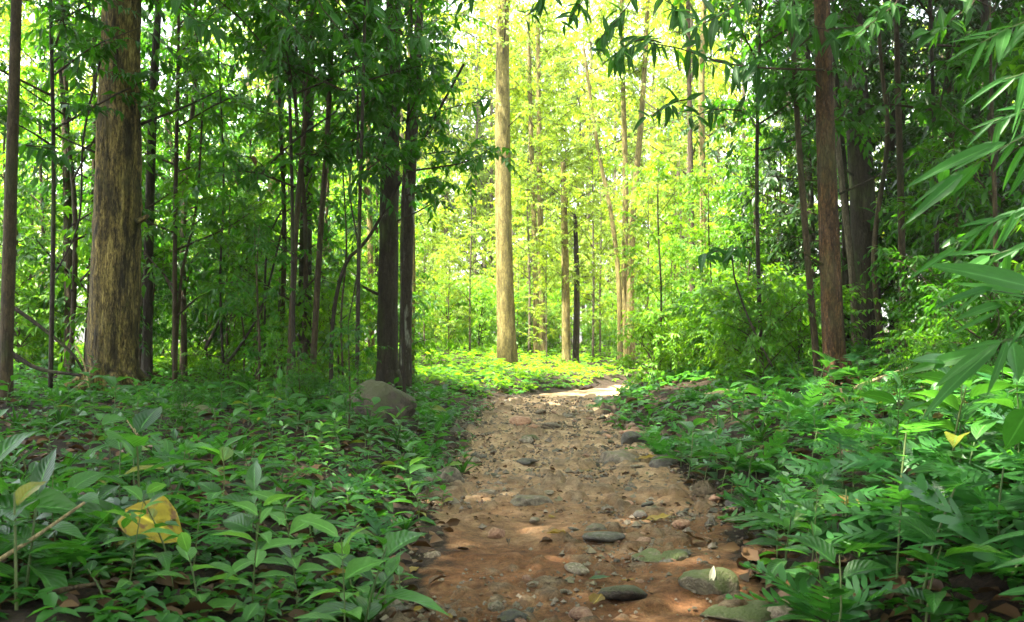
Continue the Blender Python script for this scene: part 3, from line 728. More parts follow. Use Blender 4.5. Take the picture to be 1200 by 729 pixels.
def keep_left(p, y, r):
    if y < 13.5 and 90 - r * 1.2 < p < 178 + r * 1.2: return False
    if y < 16 and 440 - r < p < 500 + r: return False
    return True
def keep_right(p, y, r):
    if y < 11.5 and 940 - r < p < 1000 + r: return False
    if y < 16.2 and 985 - r * .6 < p < 1062 + r * .6: return False
    return True
zone(1, 18, (-60, 455), (13, 23), ['under', 'green', 'green'], (.7, 1.1), 'understory_tree', 'dark leafy understory tree', 'tree', 'dark understory trees left of the path', keep_left)
zone(2, 9, (-30, 450), (11, 19), ['sap'], (.6, 1.0), 'sapling', 'young slender sapling', 'sapling', 'saplings left of the path', keep_left)
zone(3, 26, (-20, 470), (14.5, 27), ['bush', 'lbush', 'lbush'], (.7, 1.2), 'bush', 'low leafy bush', 'bush', 'bushes left of the path', keep_left, .6)
zone(14, 24, (-40, 460), (22, 32), ['lime'], (.5, 1.0), 'understory_tree', 'bright lime leaved understory tree', 'tree', 'lime trees behind the left trees', keep_left)
zone(17, 16, (1010, 1260), (7.5, 11), ['dbush', 'bush'], (.35, .65), 'bush', 'knee high bush', 'bush', 'bushes among the right ferns', keep_right, .6)
zone(18, 9, (190, 420), (8.5, 13), ['bush', 'sap', 'dbush'], (.22, .36), 'bush', 'small low bush', 'bush', 'bushes in the left bed', keep_left, .8)
zone(16, 16, (-20, 445), (16, 24), ['lime', 'green'], (.3, .6), 'young_tree', 'waist high leafy young tree', 'tree', 'young trees between the left trunks', keep_left, .7)
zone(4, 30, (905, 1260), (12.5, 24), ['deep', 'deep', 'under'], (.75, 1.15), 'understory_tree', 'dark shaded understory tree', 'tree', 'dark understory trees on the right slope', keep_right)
zone(5, 14, (765, 930), (18, 28), ['lime', 'green', 'lime'], (.4, .75), 'understory_tree', 'fresh green understory tree', 'tree', 'fresh green trees on the sunny right bank', keep_right)
zone(6, 24, (760, 900), (13.5, 24), ['lbush'], (.5, .95), 'bush', 'bright lime bush', 'bush', 'bright bushes on the right bank', keep_right, .55)
zone(15, 20, (830, 1010), (11.8, 20), ['bush'], (.6, 1.0), 'bush', 'mid green bush', 'bush', 'bushes around the reddish trunk', keep_right, .55)
zone(7, 22, (980, 1260), (9.5, 18), ['dbush', 'sap'], (.7, 1.2), 'bush', 'dark shaded bush', 'bush', 'shaded bushes on the right slope', keep_right, .7)
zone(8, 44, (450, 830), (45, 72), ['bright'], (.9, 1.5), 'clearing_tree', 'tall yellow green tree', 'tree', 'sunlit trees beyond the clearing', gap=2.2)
zone(9, 22, (-60, 440), (31, 60), ['bright'], (.7, 1.25), 'clearing_tree', 'tall sunlit tree', 'tree', 'sunlit trees behind the left trees', gap=2.4)
zone(10, 18, (800, 1280), (28, 54), ['bright'], (.7, 1.2), 'clearing_tree', 'tall backlit tree', 'tree', 'sunlit trees behind the right thicket', gap=2.6)
zone(11, 46, (470, 800), (34, 48), ['lbush'], (.7, 1.7), 'bush', 'low sunlit bush', 'bush', 'low bushes in the clearing', gap=1)
zone(12, 36, (460, 810), (29, 46), ['bright'], (.2, .5), 'young_tree', 'yellow green young tree', 'tree', 'young trees in the clearing', gap=1.6)
zone(13, 16, (-20, 470), (23, 36), ['bright'], (.18, .42), 'young_tree', 'small sunlit tree', 'tree', 'young trees behind the left trees', gap=1.2)

for i, (p, y, s_, lb) in enumerate([(418, 12.3, .9, 'leafy tree whose dense crown hangs before the dark trunk pair'), (475, 13.3, .85, 'leafy tree whose crown hangs over the path side of the dark pair'), (345, 12.8, .9, 'leafy tree whose crown hangs before the dark straight trunk'),
        (60, 12.2, .95, 'leafy tree with a dense high crown left of the massive golden trunk'), 
        (893, 12.3, .9, 'leafy tree with a high crown left of the thin leaning trunk'), (1100, 12.2, 1.0, 'leafy tree with a high crown before the dark right thicket')]):
    plant_tree('high', i, (p - 600) / F_PX * y, y, s_, i * 1.7, 'understory_tree', lb, 'tree', 'leafy trees with high crowns')
rg = np.random.default_rng(31)
for i in range(26):  # unseen trees added behind and beside the camera to block low sky light
    a = R(-195 + 210 * (i + .5) / 26 + rg.normal(0, 3)); d = rg.uniform(5.5, 10)
    x, y = d * math.cos(a), d * math.sin(a) - 1.5
    if y > .515 * 0 and abs(x) < y * .62 + 2: continue
    k = ['under', 'deep', 'green'][i % 3]
    plant_tree(k, i, x, y, rg.uniform(.9, 1.3), rg.uniform(0, 6), 'understory_tree', 'unseen leafy tree added round the camera to block the low sky', 'tree', 'unseen trees added to block the low sky')

# ------------------------------------------------------------------ herbs
LF = {}
for i, (w, d, f, wv) in enumerate([(.2, .25, .25, .012), (.23, .4, .3, .016), (.18, .5, .2, .01), (.26, .3, .35, .02), (.16, .32, .3, .012)]):
    LF['broad', i] = leaf_mesh('broad_leaf', M['herb'], w, d, f, 7, 2, wave=wv, k=.78, tint=.15 + .2 * i, tip=1.05, twist=.15 * (i - 2))
    LF['fresh', i] = leaf_mesh('fresh_leaf', M['herb_light'], w, d, f, 7, 2, wave=wv, k=.78, tint=.15 + .2 * i, tip=1.05, twist=.15 * (i - 2))
for i, (w, d) in enumerate([(.075, .1), (.062, .18), (.088, .05)]):
    LF['lance', i] = leaf_mesh('lance_leaf', M['bamboo'], w, d, .3, 8, 2, wave=.004, k=.62, tint=.2 + .3 * i, tip=.8)
    LF['hang', i] = leaf_mesh('hanging_leaf', M['hang'], w * 1.4, d + .1, .35, 7, 2, wave=.01, k=.72, tint=.2 + .3 * i, tip=.95)

def frond_geo(n=9, W=.34, droop=.35, seed=0):
    rg = np.random.default_rng(seed); mb = MB()
    u = np.linspace(0, 1, 8)
    V = np.concatenate([np.stack([u, u * 0 - .008, -droop * u ** 2], -1), np.stack([u, u * 0 + .008, -droop * u ** 2], -1)])
    i = np.arange(7); mb.add(V, [np.stack([i, i + 1, i + 9, i + 8], -1)], .4)
    for k in range(n):
        t = .16 + .8 * k / (n - 1)
        ln = W * math.sin(math.pi * (.2 + .78 * t)) ** .8 * 1.05 + .03
        w = .5 / n * (1.25 - .4 * t)
        for s in (-1, 1):
            o = np.array([t, 0, -droop * t * t])
            d = norm(np.array([.75 * rg.uniform(.7, 1.3), s * 1.0, rg.uniform(-.75, .15)]))
            a = norm(np.array([1, 0, -2 * droop * t]))
            p = [o - a * w * .3, o + a * w * .8, o + d * ln * .4 + a * w * 1.15, o + d * ln * .35 - a * w * .75, o + d * ln * .72 + a * w * .75, o + d * ln * .68 - a * w * .5, o + d * ln]
            p = np.array(p)
            f4 = np.array([(0, 3, 2, 1), (3, 5, 4, 2)]) if s > 0 else np.array([(1, 2, 3, 0), (2, 4, 5, 3)])
            f3 = np.array([(5, 6, 4)]) if s > 0 else np.array([(4, 6, 5)])
            mb.add(p, [f4, f3], rg.uniform(.2, .8))
    return mb
for i in range(4):
    LF['frond', i] = frond_geo(8 + i % 3, .3 + .05 * (i % 2), .25 + .12 * i, i).mesh('frond', M['fern'])

def stem_mesh(h, r, lean, seed):
    rg = np.random.default_rng(seed)
    p = curve([(0, 0, -.05), (lean * .3, rg.normal(0, .01), h * .5), (lean, rg.normal(0, .02), h)], 5)
    V, F = tube(p, np.linspace(r, r * .5, 5), 5, cap=False)
    return mesh_np('stem', V, F, M['stem'], tint=np.full(len(V), .5)), p

PROTO = {}
def proto_broad(key, seed, h, n, ll, kind='broad', f0=.15):
    """stem with leaves in a loose whorl"""
    rg = np.random.default_rng(seed)
    sm, p = stem_mesh(h, .005, rg.normal(0, .05), seed)
    ls = []
    for k in range(n):
        f = f0 + (1 - f0) * (k + 1) / n
        q = p[0] + (p[-1] - p[0]) * f
        a = k * 2.4 + rg.normal(0, .3)
        el = .1 + .75 * (k / n) ** 2 + rg.normal(0, .15)
        d = np.array([math.cos(a) * math.cos(el), math.sin(a) * math.cos(el), math.sin(el)])
        s = ll * rg.uniform(.7, 1.15) * (1 - .35 * (k / n) ** 3)
        nn = UP + rg.normal(0, .2, 3)
        ls.append((kind, int(rg.integers(5)), frame(q + d * .015, d, nn, s, rg.uniform(.85, 1.15))))
    PROTO[key] = (sm, ls)
def proto_fern(key, seed, n, ll):
    rg = np.random.default_rng(seed)
    sm, p = stem_mesh(.1, .006, 0.0, seed)
    ls = []
    for k in range(n):
        a = k * 2.4 + rg.normal(0, .25)
        el = rg.uniform(.35, 1.0)
        d = np.array([math.cos(a) * math.cos(el), math.sin(a) * math.cos(el), math.sin(el)])
        ls.append(('frond', int(rg.integers(4)), frame(p[2], d, UP - d * .2 + rg.normal(0, .12, 3), ll * rg.uniform(.75, 1.2), rg.uniform(.9, 1.3))))
    PROTO[key] = (sm, ls)
def proto_palm(key, seed, h, nw, ll):
    """a stem that carries fans of lobed leaflets"""
    rg = np.random.default_rng(seed)
    sm, p = stem_mesh(h, .005, .04, seed); ls = []
    for k in range(nw):
        a = k * 2.1 + rg.normal(0, .3); el = rg.uniform(.2, .7)
        d = np.array([math.cos(a) * math.cos(el), math.sin(a) * math.cos(el), math.sin(el)])
        q = p[0] + (p[-1] - p[0]) * (.55 + .45 * k / nw)
        ls.append(('frond', int(rg.integers(4)), frame(q, d, UP + rg.normal(0, .15, 3), ll * rg.uniform(.8, 1.1), 1.5)))
    PROTO[key] = (sm, ls)
for i in range(6):
    proto_broad(('broad', i), 100 + i, .18 + .03 * i, 7 + i % 4, .18 + .025 * (i % 3))
for i in range(3):
    proto_broad(('fresh', i), 120 + i, .22, 8, .21, 'fresh')
for i in range(4):
    proto_broad(('small', i), 130 + i, .13, 8, .11)
for i in range(5):
    proto_fern(('fern', i), 140 + i, 6 + i % 3, .3)
for i in range(4):
    proto_palm(('palm', i), 150 + i, .28, 6, .2)

for i in range(4):
    proto_broad(('tall', i), 160 + i, .42 + .06 * i, 12, .17 + .02 * i, 'fresh' if i == 3 else 'broad', .12)
def proto_narrow(key, seed, n, ll):
    rg = np.random.default_rng(seed); sm, p = stem_mesh(.06, .004, 0.0, seed); ls = []
    for k in range(n):
        a = k * 2.4 + rg.normal(0, .3); el = rg.uniform(.3, 1.2)
        d = np.array([math.cos(a) * math.cos(el), math.sin(a) * math.cos(el), math.sin(el)])
        ls.append(('hang', int(rg.integers(3)), frame(p[2], d, UP - d * .3 + rg.normal(0, .15, 3), ll * rg.uniform(.6, 1.2), .55)))
    PROTO[key] = (sm, ls)
for i in range(3): proto_narrow(('narrow', i), 170 + i, 11, .26)

JOINED = {}
def joined(key):
    """stem and foliage of a plant as two meshes for plants too small to pick leaves from"""
    if key not in JOINED:
        sm, ls = PROTO[key]; mb = MB(); mat = None
        for kind, i, mw in ls:
            me = LF[kind, i]; mat = me.materials[0]
            co = np.empty(len(me.vertices) * 3, np.float32); me.vertices.foreach_get('co', co); co = co.reshape(-1, 3)
            A = np.array(mw)
            if kind == 'frond':
                V = co @ A[:3, :3].T + A[:3, 3]
                F = [np.array([list(pl.vertices)]) for pl in me.polygons]
                F4 = np.concatenate([f for f in F if f.shape[1] == 4]); F3 = np.concatenate([f for f in F if f.shape[1] == 3])
                mb.add(V, [F4, F3], .2 * i + .2)
            else:
                V = co.reshape(8, 5, 3)[[0, 2, 3, 5, 7]][:, [0, 2, 4]].reshape(-1, 3) @ A[:3, :3].T + A[:3, 3]
                i_ = np.arange(4)[:, None] * 3 + np.arange(2)[None]
                mb.add(V, [np.stack([i_, i_ + 3, i_ + 4, i_ + 1], -1).reshape(-1, 4)], .2 * i + .1)
        JOINED[key] = mb.mesh('foliage', M['fern'] if mat is M['fern'] else (M['cover']))
    return JOINED[key]

def herb(key, x, y, s, rz, name, label, cat, group, leaves=True, tilt=(0, 0)):
    t = thing(name, label, cat, (x, y, Gf(x, y)), rz, group, s)
    t.rotation_euler = (tilt[0], tilt[1], rz)
    sm, ls = PROTO[key]
    obj('stem', sm, t)
    if leaves:
        for kind, i, mw in ls: obj('frond' if kind == 'frond' else 'leaf', LF[kind, i], t, mw)
    else:
        obj('foliage', joined(key), t)['kind'] = 'stuff'
    return t

PLANTED = []
def hero(px, py, key, s, name, label, rz=0.0, tilt=(0, 0)):
    p = ground(px, py); PLANTED.append((p[0], p[1], .22 * s))
    herb(key, p[0], p[1], s, rz, name, label, 'plant', None, True, tilt)

hero(232, 728, ('fresh', 0), 1.0, 'broadleaf_plant', 'bright fresh green plant in front of the big yellow leaf at the bottom', .4)
hero(300, 660, ('broad', 2), 1.15, 'broadleaf_plant', 'wide whorled plant with long drooping leaves right of the big yellow leaf', 1.0)
hero(20, 720, ('broad', 4), 1.25, 'broadleaf_plant', 'large soft leaved plant in the lower left corner of the bed', 2.0)
hero(415, 700, ('fresh', 1), .8, 'broadleaf_plant', 'light green plant leaning over the path edge beside a flat dark stone', 3.0, (0, .3))
hero(140, 600, ('broad', 5), 1.0, 'broadleaf_plant', 'upright broad leaved plant behind the dry stick on the left', .2)
hero(480, 580, ('fresh', 2), .9, 'broadleaf_plant', 'pale tufted plant hanging over the left edge of the path', 1.4)
hero(500, 540, ('fern', 1), .8, 'fern_plant', 'feathery plant on the left path edge above the pale tufted plant', .8)
hero(440, 640, ('fern', 3), .75, 'fern_plant', 'narrow leaved feathery plant low on the left path edge', 2.2)
hero(1050, 690, ('palm', 0), 1.25, 'fern_plant', 'dark lobed fern standing over the path at the lower right', .3)
hero(985, 655, ('palm', 1), 1.1, 'broadleaf_plant', 'lobed leaf plant shading the rotten wood beside the mossy rock', 1.2)
hero(930, 610, ('fern', 0), 1.0, 'fern_plant', 'spreading light fern at the right path edge behind the rotten wood', 2.6)
hero(960, 470, ('broad', 3), 1.5, 'broadleaf_plant', 'bright heart leaved seedling at the foot of the reddish trunk', .5)
hero(1130, 600, ('broad', 1), 1.4, 'broadleaf_plant', 'big leaved plant in the shade below the bamboo spray', 2.9)
hero(1185, 700, ('fern', 2), 1.3, 'fern_plant', 'dark fern filling the lower right corner', 1.9)
hero(505, 490, ('broad', 0), 1.6, 'broadleaf_plant', 'dark bushy seedling beside the pinkish boulder on the left', .9)
hero(840, 560, ('palm', 2), 1.1, 'fern_plant', 'pale lobed plant overhanging the right path edge by the grey slabs', 2.0)

LEVEL = [(3.6, 'the bottom edge'), (4.1, 'the wide mossy slab'), (4.5, 'the mossy rounded rock'), (4.9, 'the big yellow leaf'), (5.4, 'the dark brown leaf'), (5.9, 'the mound of stone'), (6.5, 'the long low stone'), (7.2, 'the tilted dark slate'), (7.9, 'the upright grey stone'),
         (8.8, 'the sloping grey slab'), (9.8, 'the dark layered rock'), (10.9, 'the far mossy stone'), (12.2, 'the pinkish boulder'), (13.6, 'the massive golden trunk'), (15.2, 'the dark trunk pair'), (17, 'the path bend')]
NTH = ['first', 'second', 'third', 'fourth', 'fifth', 'sixth', 'seventh', 'eighth', 'ninth', 'tenth', 'eleventh', 'twelfth', 'thirteenth', 'fourteenth', 'fifteenth', 'sixteenth', 'seventeenth', 'eighteenth', 'nineteenth', 'twentieth', 'twenty first', 'twenty second', 'twenty third', 'twenty fourth', 'twenty fifth', 'twenty sixth', 'twenty seventh', 'twenty eighth', 'twenty ninth', 'thirtieth']
STRIP = {}
def bed(seed, n, side, depth, y0, y1, keys, sc, group, leaves, gap, off=.0):
    rg = np.random.default_rng(seed); k = 0; tries = 0
    while k < n and tries < n * 30:
        tries += 1
        y = y0 * (y1 / y0) ** rg.uniform(0, 1)
        xl, xr = edges(y)
        if side < 0: d = off - .04 + rg.uniform(0, 1) ** 1.1 * min(depth, .52 * y - .1); x = xl - d
        else: d = .04 + off + rg.uniform(0, 1) ** 1.1 * min(depth, .54 * y - xr + .1); x = xr + d
        cl = float(vnoise(x * 1.1 + 3, y * .8 + seed)) + .5
        if cl < .36 and rg.random() < .8: continue
        e_ = .14 * float(smooth01((y - 6.5) / 3)); x = x + e_ if side < 0 else x - e_
        g = gap * (.8 + .06 * y)
        if any((x - a) ** 2 + (y - b) ** 2 < (g * .5 + c * .5) ** 2 for a, b, c in PLANTED): continue
        PLANTED.append((x, y, g)); k += 1
        key = keys[rg.integers(len(keys))]
        fern = key[0] in ('fern', 'palm')
        h = herb(key, x, y, rg.uniform(*sc) * (.55 + .9 * cl) * (.72 if key[0] == 'tall' else 1), rg.uniform(0, 6.28), {'broad': 'broadleaf_plant', 'small': 'seedling', 'tall': 'tall_herb', 'narrow': 'narrow_leaf_tuft', 'fern': 'fern_plant', 'palm': 'lobed_fern'}[key[0]], '', 'plant', group, leaves, (rg.normal(0, .1), rg.normal(0, .1)))
        w = {'broad': 'broad leaved plant', 'small': 'small leaved plant', 'fern': 'feathery fern', 'palm': 'tall lobed fern', 'tall': 'tall leafy herb', 'narrow': 'narrow leaved tuft'}[key[0]]
        lv = min(LEVEL, key=lambda l: abs(l[0] - y))[1]
        STRIP.setdefault((w, lv, 'left' if side < 0 else 'right'), []).append((d, h))

bk = [('broad', i) for i in range(6)] + [('small', i) for i in range(4)] + [('fern', 3), ('tall', 0), ('tall', 1), ('tall', 3), ('narrow', 0), ('narrow', 1), ('palm', 1)]
bed(1, 95, -1, 4, 3.2, 6.2, bk, (.75, 1.35), 'plants in the front of the left bed', True, .17)
bed(2, 110, -1, 5, 6.2, 9.5, bk, (.6, 1.0), 'plants in the middle of the left bed', True, .2)
bed(3, 110, -1, 7, 9.5, 16, bk, (.55, .95), 'plants at the back of the left bed', False, .24)
fk = [('fern', i) for i in range(5)] + [('palm', i) for i in range(4)] + [('broad', 1), ('broad', 3), ('broad', 5), ('tall', 0), ('tall', 1), ('tall', 2), ('narrow', 2), ('small', 0), ('small', 2)]
bed(4, 75, 1, 3.5, 3.4, 6.5, fk, (.8, 1.35), 'plants in the front of the right bank', True, .18)
bed(5, 90, 1, 4.5, 6.5, 9.5, fk, (.75, 1.15), 'plants in the middle of the right bank', True, .2)
bed(6, 120, 1, 6, 9.5, 17, fk + bk[:6], (.6, .95), 'plants at the back of the right bank', False, .24)
for (w, lv, sd), v in STRIP.items():
    for j, (d, h) in enumerate(sorted(v, key=lambda q: q[0])):
        h['label'] = f'{w} {sd} of path level with {lv}, {NTH[j]} from it'

# low ground cover: uncountable small leaves over both beds and round the clearing
def cover(name, seed, n, region, leaf, mat, hmax):
    rg = np.random.default_rng(seed)
    y = region[0] * (region[1] / region[0]) ** rg.uniform(0, 1, n * 2)
    x = rg.uniform(-1, 1, n * 2) * np.maximum(.56 * y, 3) + .3
    xl, xr = edges(y)
    e = .05 + .25 * (vnoise(x * 1.5, y * 1.5) + .5)
    ok = ((x < xl - e) | (x > xr + e)) & (vnoise(x * .9 + 5, y * .9) > -.28)
    x, y = x[ok][:n], y[ok][:n]
    k = 5
    h = rg.uniform(.25, 1, len(x)) * hmax
    O = np.stack([x, y, G(x, y) + h], -1)
    a = rg.uniform(0, 6.28, len(x))[:, None] + np.arange(k)[None] * 1.27 + rg.normal(0, .2, (len(x), k))
    X = np.stack([np.cos(a), np.sin(a), rg.normal(.05, .25, a.shape)], -1)
    Nn = UP + rg.normal(0, .25, X.shape)
    s = leaf * rg.uniform(.6, 1.25, a.shape) * (1 + .02 * y[:, None])
    Or = np.repeat(O[:, None], k, 1) - UP * rg.uniform(0, .5, a.shape)[..., None] * h[:, None, None]
    T = tmpl(.24, .2, .3, 2)
    V, F = scatter(T, Or.reshape(-1, 3), X.reshape(-1, 3), Nn.reshape(-1, 3), s.ravel())
    ti = np.repeat(np.clip(np.repeat(rg.uniform(0, .7, len(x)), k) + rg.uniform(0, .3, len(x) * k), 0, 1), len(T[0]))
    obj(name, mesh_np(name, V, [F], mat, tint=ti))['kind'] = 'stuff'
cover('ground_cover', 1, 1700, (3.0, 12), .075, M['cover'], .1)
cover('undergrowth', 2, 2600, (11, 23), .1, M['cover'], .16)
cover('clearing_growth', 3, 6000, (18, 40), .1, M['lime'], .25)

# ------------------------------------------------------------------ stones
def rock_mesh(name, seed, flat, mat, sub=3):
    import bmesh
    bm = bmesh.new(); bmesh.ops.create_icosphere(bm, subdivisions=sub, radius=1)
    rg = np.random.default_rng(seed); pl = norm(rg.normal(0, 1, (9, 3))); dd = rg.uniform(.55, .9, 9)
    o = rg.uniform(0, 50, 3)
    for v in bm.verts:
        p = np.array(v.co)
        for n_, d_ in zip(pl, dd):
            e = p @ n_ - d_
            if e > 0: p = p - n_ * e * .85
        k = 1 + .2 * float(fbm(p[0] * 1.6 + o[0] + p[2], p[1] * 1.6 + o[1] - p[2] * .7, 4)) - (.09 * max(0, 1 - 9 * abs(float(vnoise(p[0] * 1.3 + o[1] + p[2] * .6, p[1] * 1.3 + o[0] + p[2])))) if sub > 3 else 0)
        if sub > 3: k += .07 * float(fbm(p[0] * 5 + o[2] + p[2] * 2, p[1] * 5 + o[0] - p[2] * 1.5, 3))
        v.co = Vector((p[0] * k, p[1] * k, p[2] * k * flat))
    me = bpy.data.meshes.new(name); bm.to_mesh(me); bm.free()
    me.materials.append(mat); me.shade_smooth()
    return me

def rock(px, py, wpx, mat, label, flat=.5, seed=0, rz=0, asp=.8, sink=.25, name='rock', cat='rock', sub=4):
    p = ground(px, py)
    w = wpx * p[1] / F_PX / 2
    o = obj(name, rock_mesh(name, seed, flat, M[mat], sub))
    o.scale = (w, w * asp, w)
    o.rotation_euler = (0, 0, rz)
    o.location = (p[0], p[1], p[2] + w * flat * (.55 - sink))
    tag(o, label, cat)
    return o

ROCKS = [
 (442, 494, 92, 'stone_pink', 'pinkish grey boulder among the plants at the left path edge', .85, 1, .4),
 (215, 487, 70, 'stone_moss', 'flat grey rock at the foot of the massive golden trunk', .35, 2, .2),
 (833, 695, 78, 'stone_moss', 'mossy rounded rock at the right path edge with a white petal on it', .62, 3, .1),
 (620, 594, 52, 'stone', 'long low stone lying across the middle of the path', .45, 4, .1),
 (772, 655, 70, 'stone_moss', 'broad flat mossy stone embedded left of the mossy rounded rock', .25, 5, .3),
 (728, 543, 60, 'stone', 'sloping grey slab along the right path edge', .4, 6, -.5),
 (712, 601, 26, 'stone', 'small brown stone right of the long low stone', .5, 7, 1),
 (582, 628, 26, 'stone_red', 'reddish knob of stone below the long low stone', .7, 8, 1),
 (420, 710, 74, 'stone_dark', 'flat dark slab at the lower left corner of the path', .3, 9, .4),
 (525, 570, 40, 'stone', 'upright grey stone at the left path edge under the plants', .9, 10, 0),
 (636, 686, 30, 'stone_dark', 'flat blue grey stone chip set in the red soil', .25, 11, .5),
 (724, 697, 24, 'stone_dark', 'round dark stone beside a fallen green leaf', .6, 12, .2),
 (583, 713, 24, 'stone', 'square grey brown stone near the bottom of the path', .6, 13, .4),
 (507, 653, 24, 'stone', 'pale square stone beside the left path edge', .6, 14, .9),
 (508, 634, 16, 'stone_pink', 'pinkish pebble on the left half of the path', .7, 15, .9),
 (697, 625, 36, 'stone', 'mound of brown stone right of the yellow leaf on the path', .5, 16, .9),
 (742, 520, 46, 'stone_dark', 'dark layered rock below the bright right bank', .5, 17, .9),
 (622, 517, 26, 'stone_moss', 'mossy stone in the middle of the far sandy path', .5, 18, .3),
 (778, 548, 34, 'stone_dark', 'dark stone half under the plants of the right edge', .7, 19, .3),
 (870, 722, 110, 'stone_moss', 'wide mossy slab at the bottom right of the path', .22, 20, .1),
 (600, 728, 40, 'stone_dark', 'dark stone cut by the bottom edge of the picture', .5, 21, .1),
 (865, 598, 38, 'stone_dark', 'tilted dark slate standing at the right bank', .8, 22, .5),
]
for px, py, w, mt, lb, fl, sd, rz in ROCKS:
    rock(px, py, w, mt, lb, fl, sd, rz)

PEB = {(k, i): rock_mesh('pebble', 300 + i, .55, M[k], 2) for k in ('stone', 'stone_red', 'stone_dark', 'stone_pink') for i in range(4)}
PLAB = {'stone': ('grey brown pebble bedded in the soil of the path', 'grey pebbles on the path'), 'stone_red': ('reddish pebble bedded in the soil of the path', 'reddish pebbles on the path'),
        'stone_dark': ('dark pebble bedded in the soil of the path', 'dark pebbles on the path'), 'stone_pink': ('pale pinkish pebble bedded in the soil of the path', 'pale pebbles on the path')}
rg = np.random.default_rng(8)
GZ = lambda x, y: Gf(x, y)
n = 0
while n < 290:
    y = 3.6 * (15 / 3.6) ** rg.uniform(0, 1)
    xl, xr = edges(y)
    u = rg.beta(.75, .75)
    x = xl - .12 + (xr - xl + .25) * u
    if vnoise(x * 1.7, y * 1.3) < -.12 and rg.random() < .8: continue
    k = ['stone', 'stone_red', 'stone_dark', 'stone_pink'][rg.choice(4, p=[.4, .27, .2, .13])]
    r = .018 * math.exp(rg.normal(0, .55)) * (.8 + .06 * y)
    if u < .14 or u > .86: r *= 1.5
    o = obj('pebble', PEB[k, int(rg.integers(4))])
    o.scale = (r * rg.uniform(.9, 1.6), r * rg.uniform(.8, 1.2), r * rg.uniform(.6, 1.1))
    o.rotation_euler = (rg.normal(0, .15), rg.normal(0, .15), rg.uniform(0, 6.28))
    o.location = (x, y, GZ(x, y) + r * .25 + .012)
    tag(o, PLAB[k][0], 'pebble', PLAB[k][1])
    n += 1
# gravel: the grains between them
def gravel():
    rg = np.random.default_rng(9); n = 12000
    y = 3.4 * (19 / 3.4) ** rg.uniform(0, 1, n)
    xl, xr = edges(y)
    x = xl - .15 + (xr - xl + .3) * rg.beta(.7, .7, n)
    ok = vnoise(x * 1.7, y * 1.3) + rg.normal(0, .15, n) > -.1
    x, y = x[ok], y[ok]
    V0 = np.array([(1, 0, 0), (0, 1, 0), (-1, 0, 0), (0, -1, 0), (.1, .1, .8), (0, 0, -.6)])
    F0 = np.array([(0, 1, 4), (1, 2, 4), (2, 3, 4), (3, 0, 4), (1, 0, 5), (2, 1, 5), (3, 2, 5), (0, 3, 5)])
    s = .0075 * np.exp(rg.normal(0, .5, len(x))) * (.7 + .08 * y)
    X = np.stack([np.cos(x * 99), np.sin(x * 99), 0 * x], -1)
    V, F = scatter((V0, F0), np.stack([x, y, G(x, y) + .014], -1), X, UP + rg.normal(0, .2, X.shape), s)
    o = obj('gravel', mesh_np('gravel', V, [F], M['stone'], smooth=False)); o['kind'] = 'stuff'
gravel()

# ------------------------------------------------------------------ fallen leaves
for px, py, k, sc_ in ((398, 512, ('broad', 2), .9), (428, 517, ('small', 1), 1.3), (462, 512, ('fresh', 1), .8), (490, 508, ('broad', 5), .9), (110, 484, ('broad', 1), .8), (150, 487, ('broad', 3), .7), (185, 484, ('fresh', 0), .7), (80, 485, ('broad', 4), .8)):
    hero(px, py, k, sc_, 'broadleaf_plant', 'broad leaved plant growing ' + {398: 'in front of the left end of the pinkish boulder', 428: 'low before the middle of the pinkish boulder', 462: 'before the right half of the pinkish boulder', 490: 'against the right end of the pinkish boulder',
         110: 'before the left root of the massive golden trunk', 150: 'before the middle of the massive golden trunk', 185: 'at the right foot of the massive golden trunk', 80: 'a step left of the massive golden trunk'}[px], px * .1)
DRY = {}
for i, (w, d, f) in enumerate([(.3, -.35, .5), (.22, .3, .8), (.34, .15, -.4), (.26, -.5, .3)]):
    DRY['dry', i] = leaf_mesh('dry_leaf', M['dry'], w, d, f, 7, 2, wave=.05, k=.85, tint=.1 + .27 * i, twist=.3)
    DRY['yellow', i] = leaf_mesh('yellow_leaf', M['yellow'], w, d * .5, f * .6, 7, 2, wave=.04, k=.85, tint=.1 + .27 * i, twist=.2)
    DRY['green', i] = leaf_mesh('green_leaf', M['herb'], w, d * .3, f * .4, 7, 2, wave=.02, k=.85, tint=.3)
DRY['yellow', 9] = leaf_mesh('yellow_leaf', M['teak'], .36, .3, .16, 14, 4, wave=.03, k=.7, tint=.5, twist=.25)
DRY['pale', 0] = leaf_mesh('petal', M['pale'], .16, .1, .5, 7, 2, k=.85)
def fallen(px, py, lpx, ang, kind, i, label, lift=.02, tilt=0.0, up=None, name='fallen_leaf', cat='leaf', sy=1.0):
    p = ground(px, py); L_ = lpx * p[1] / F_PX
    d = np.array([math.cos(ang), math.sin(ang), tilt])
    nn = UP if up is None else np.array(up)
    o = obj(name, DRY[kind, i]); o.matrix_local = frame(p + UP * lift - d * L_ * .5, d, nn, L_, sy)
    tag(o, label, cat)
fallen(180, 672, 88, -.4, 'yellow', 9, 'big curled yellow leaf with brown spots lying on the left bed', .2, -.2, (.1, -.5, .85), sy=1.0)
fallen(38, 622, 36, .6, 'yellow', 0, 'yellowish leaf lying behind the dry stick on the left bed', .12, .3, (0, -.6, .8))
fallen(655, 631, 28, .1, 'yellow', 1, 'flat yellow leaf in the middle of the path', .03)
fallen(643, 641, 22, .2, 'dry', 1, 'curled dark brown leaf in the middle of the path', .03, .1)
fallen(770, 615, 36, .0, 'yellow', 3, 'yellow green leaf near the right edge of the path', .03)
fallen(772, 637, 30, 2.9, 'dry', 2, 'orange brown leaf left of the mossy rounded rock', .03)
fallen(703, 687, 26, .2, 'green', 0, 'fresh green leaf lying flat on the path soil', .035)
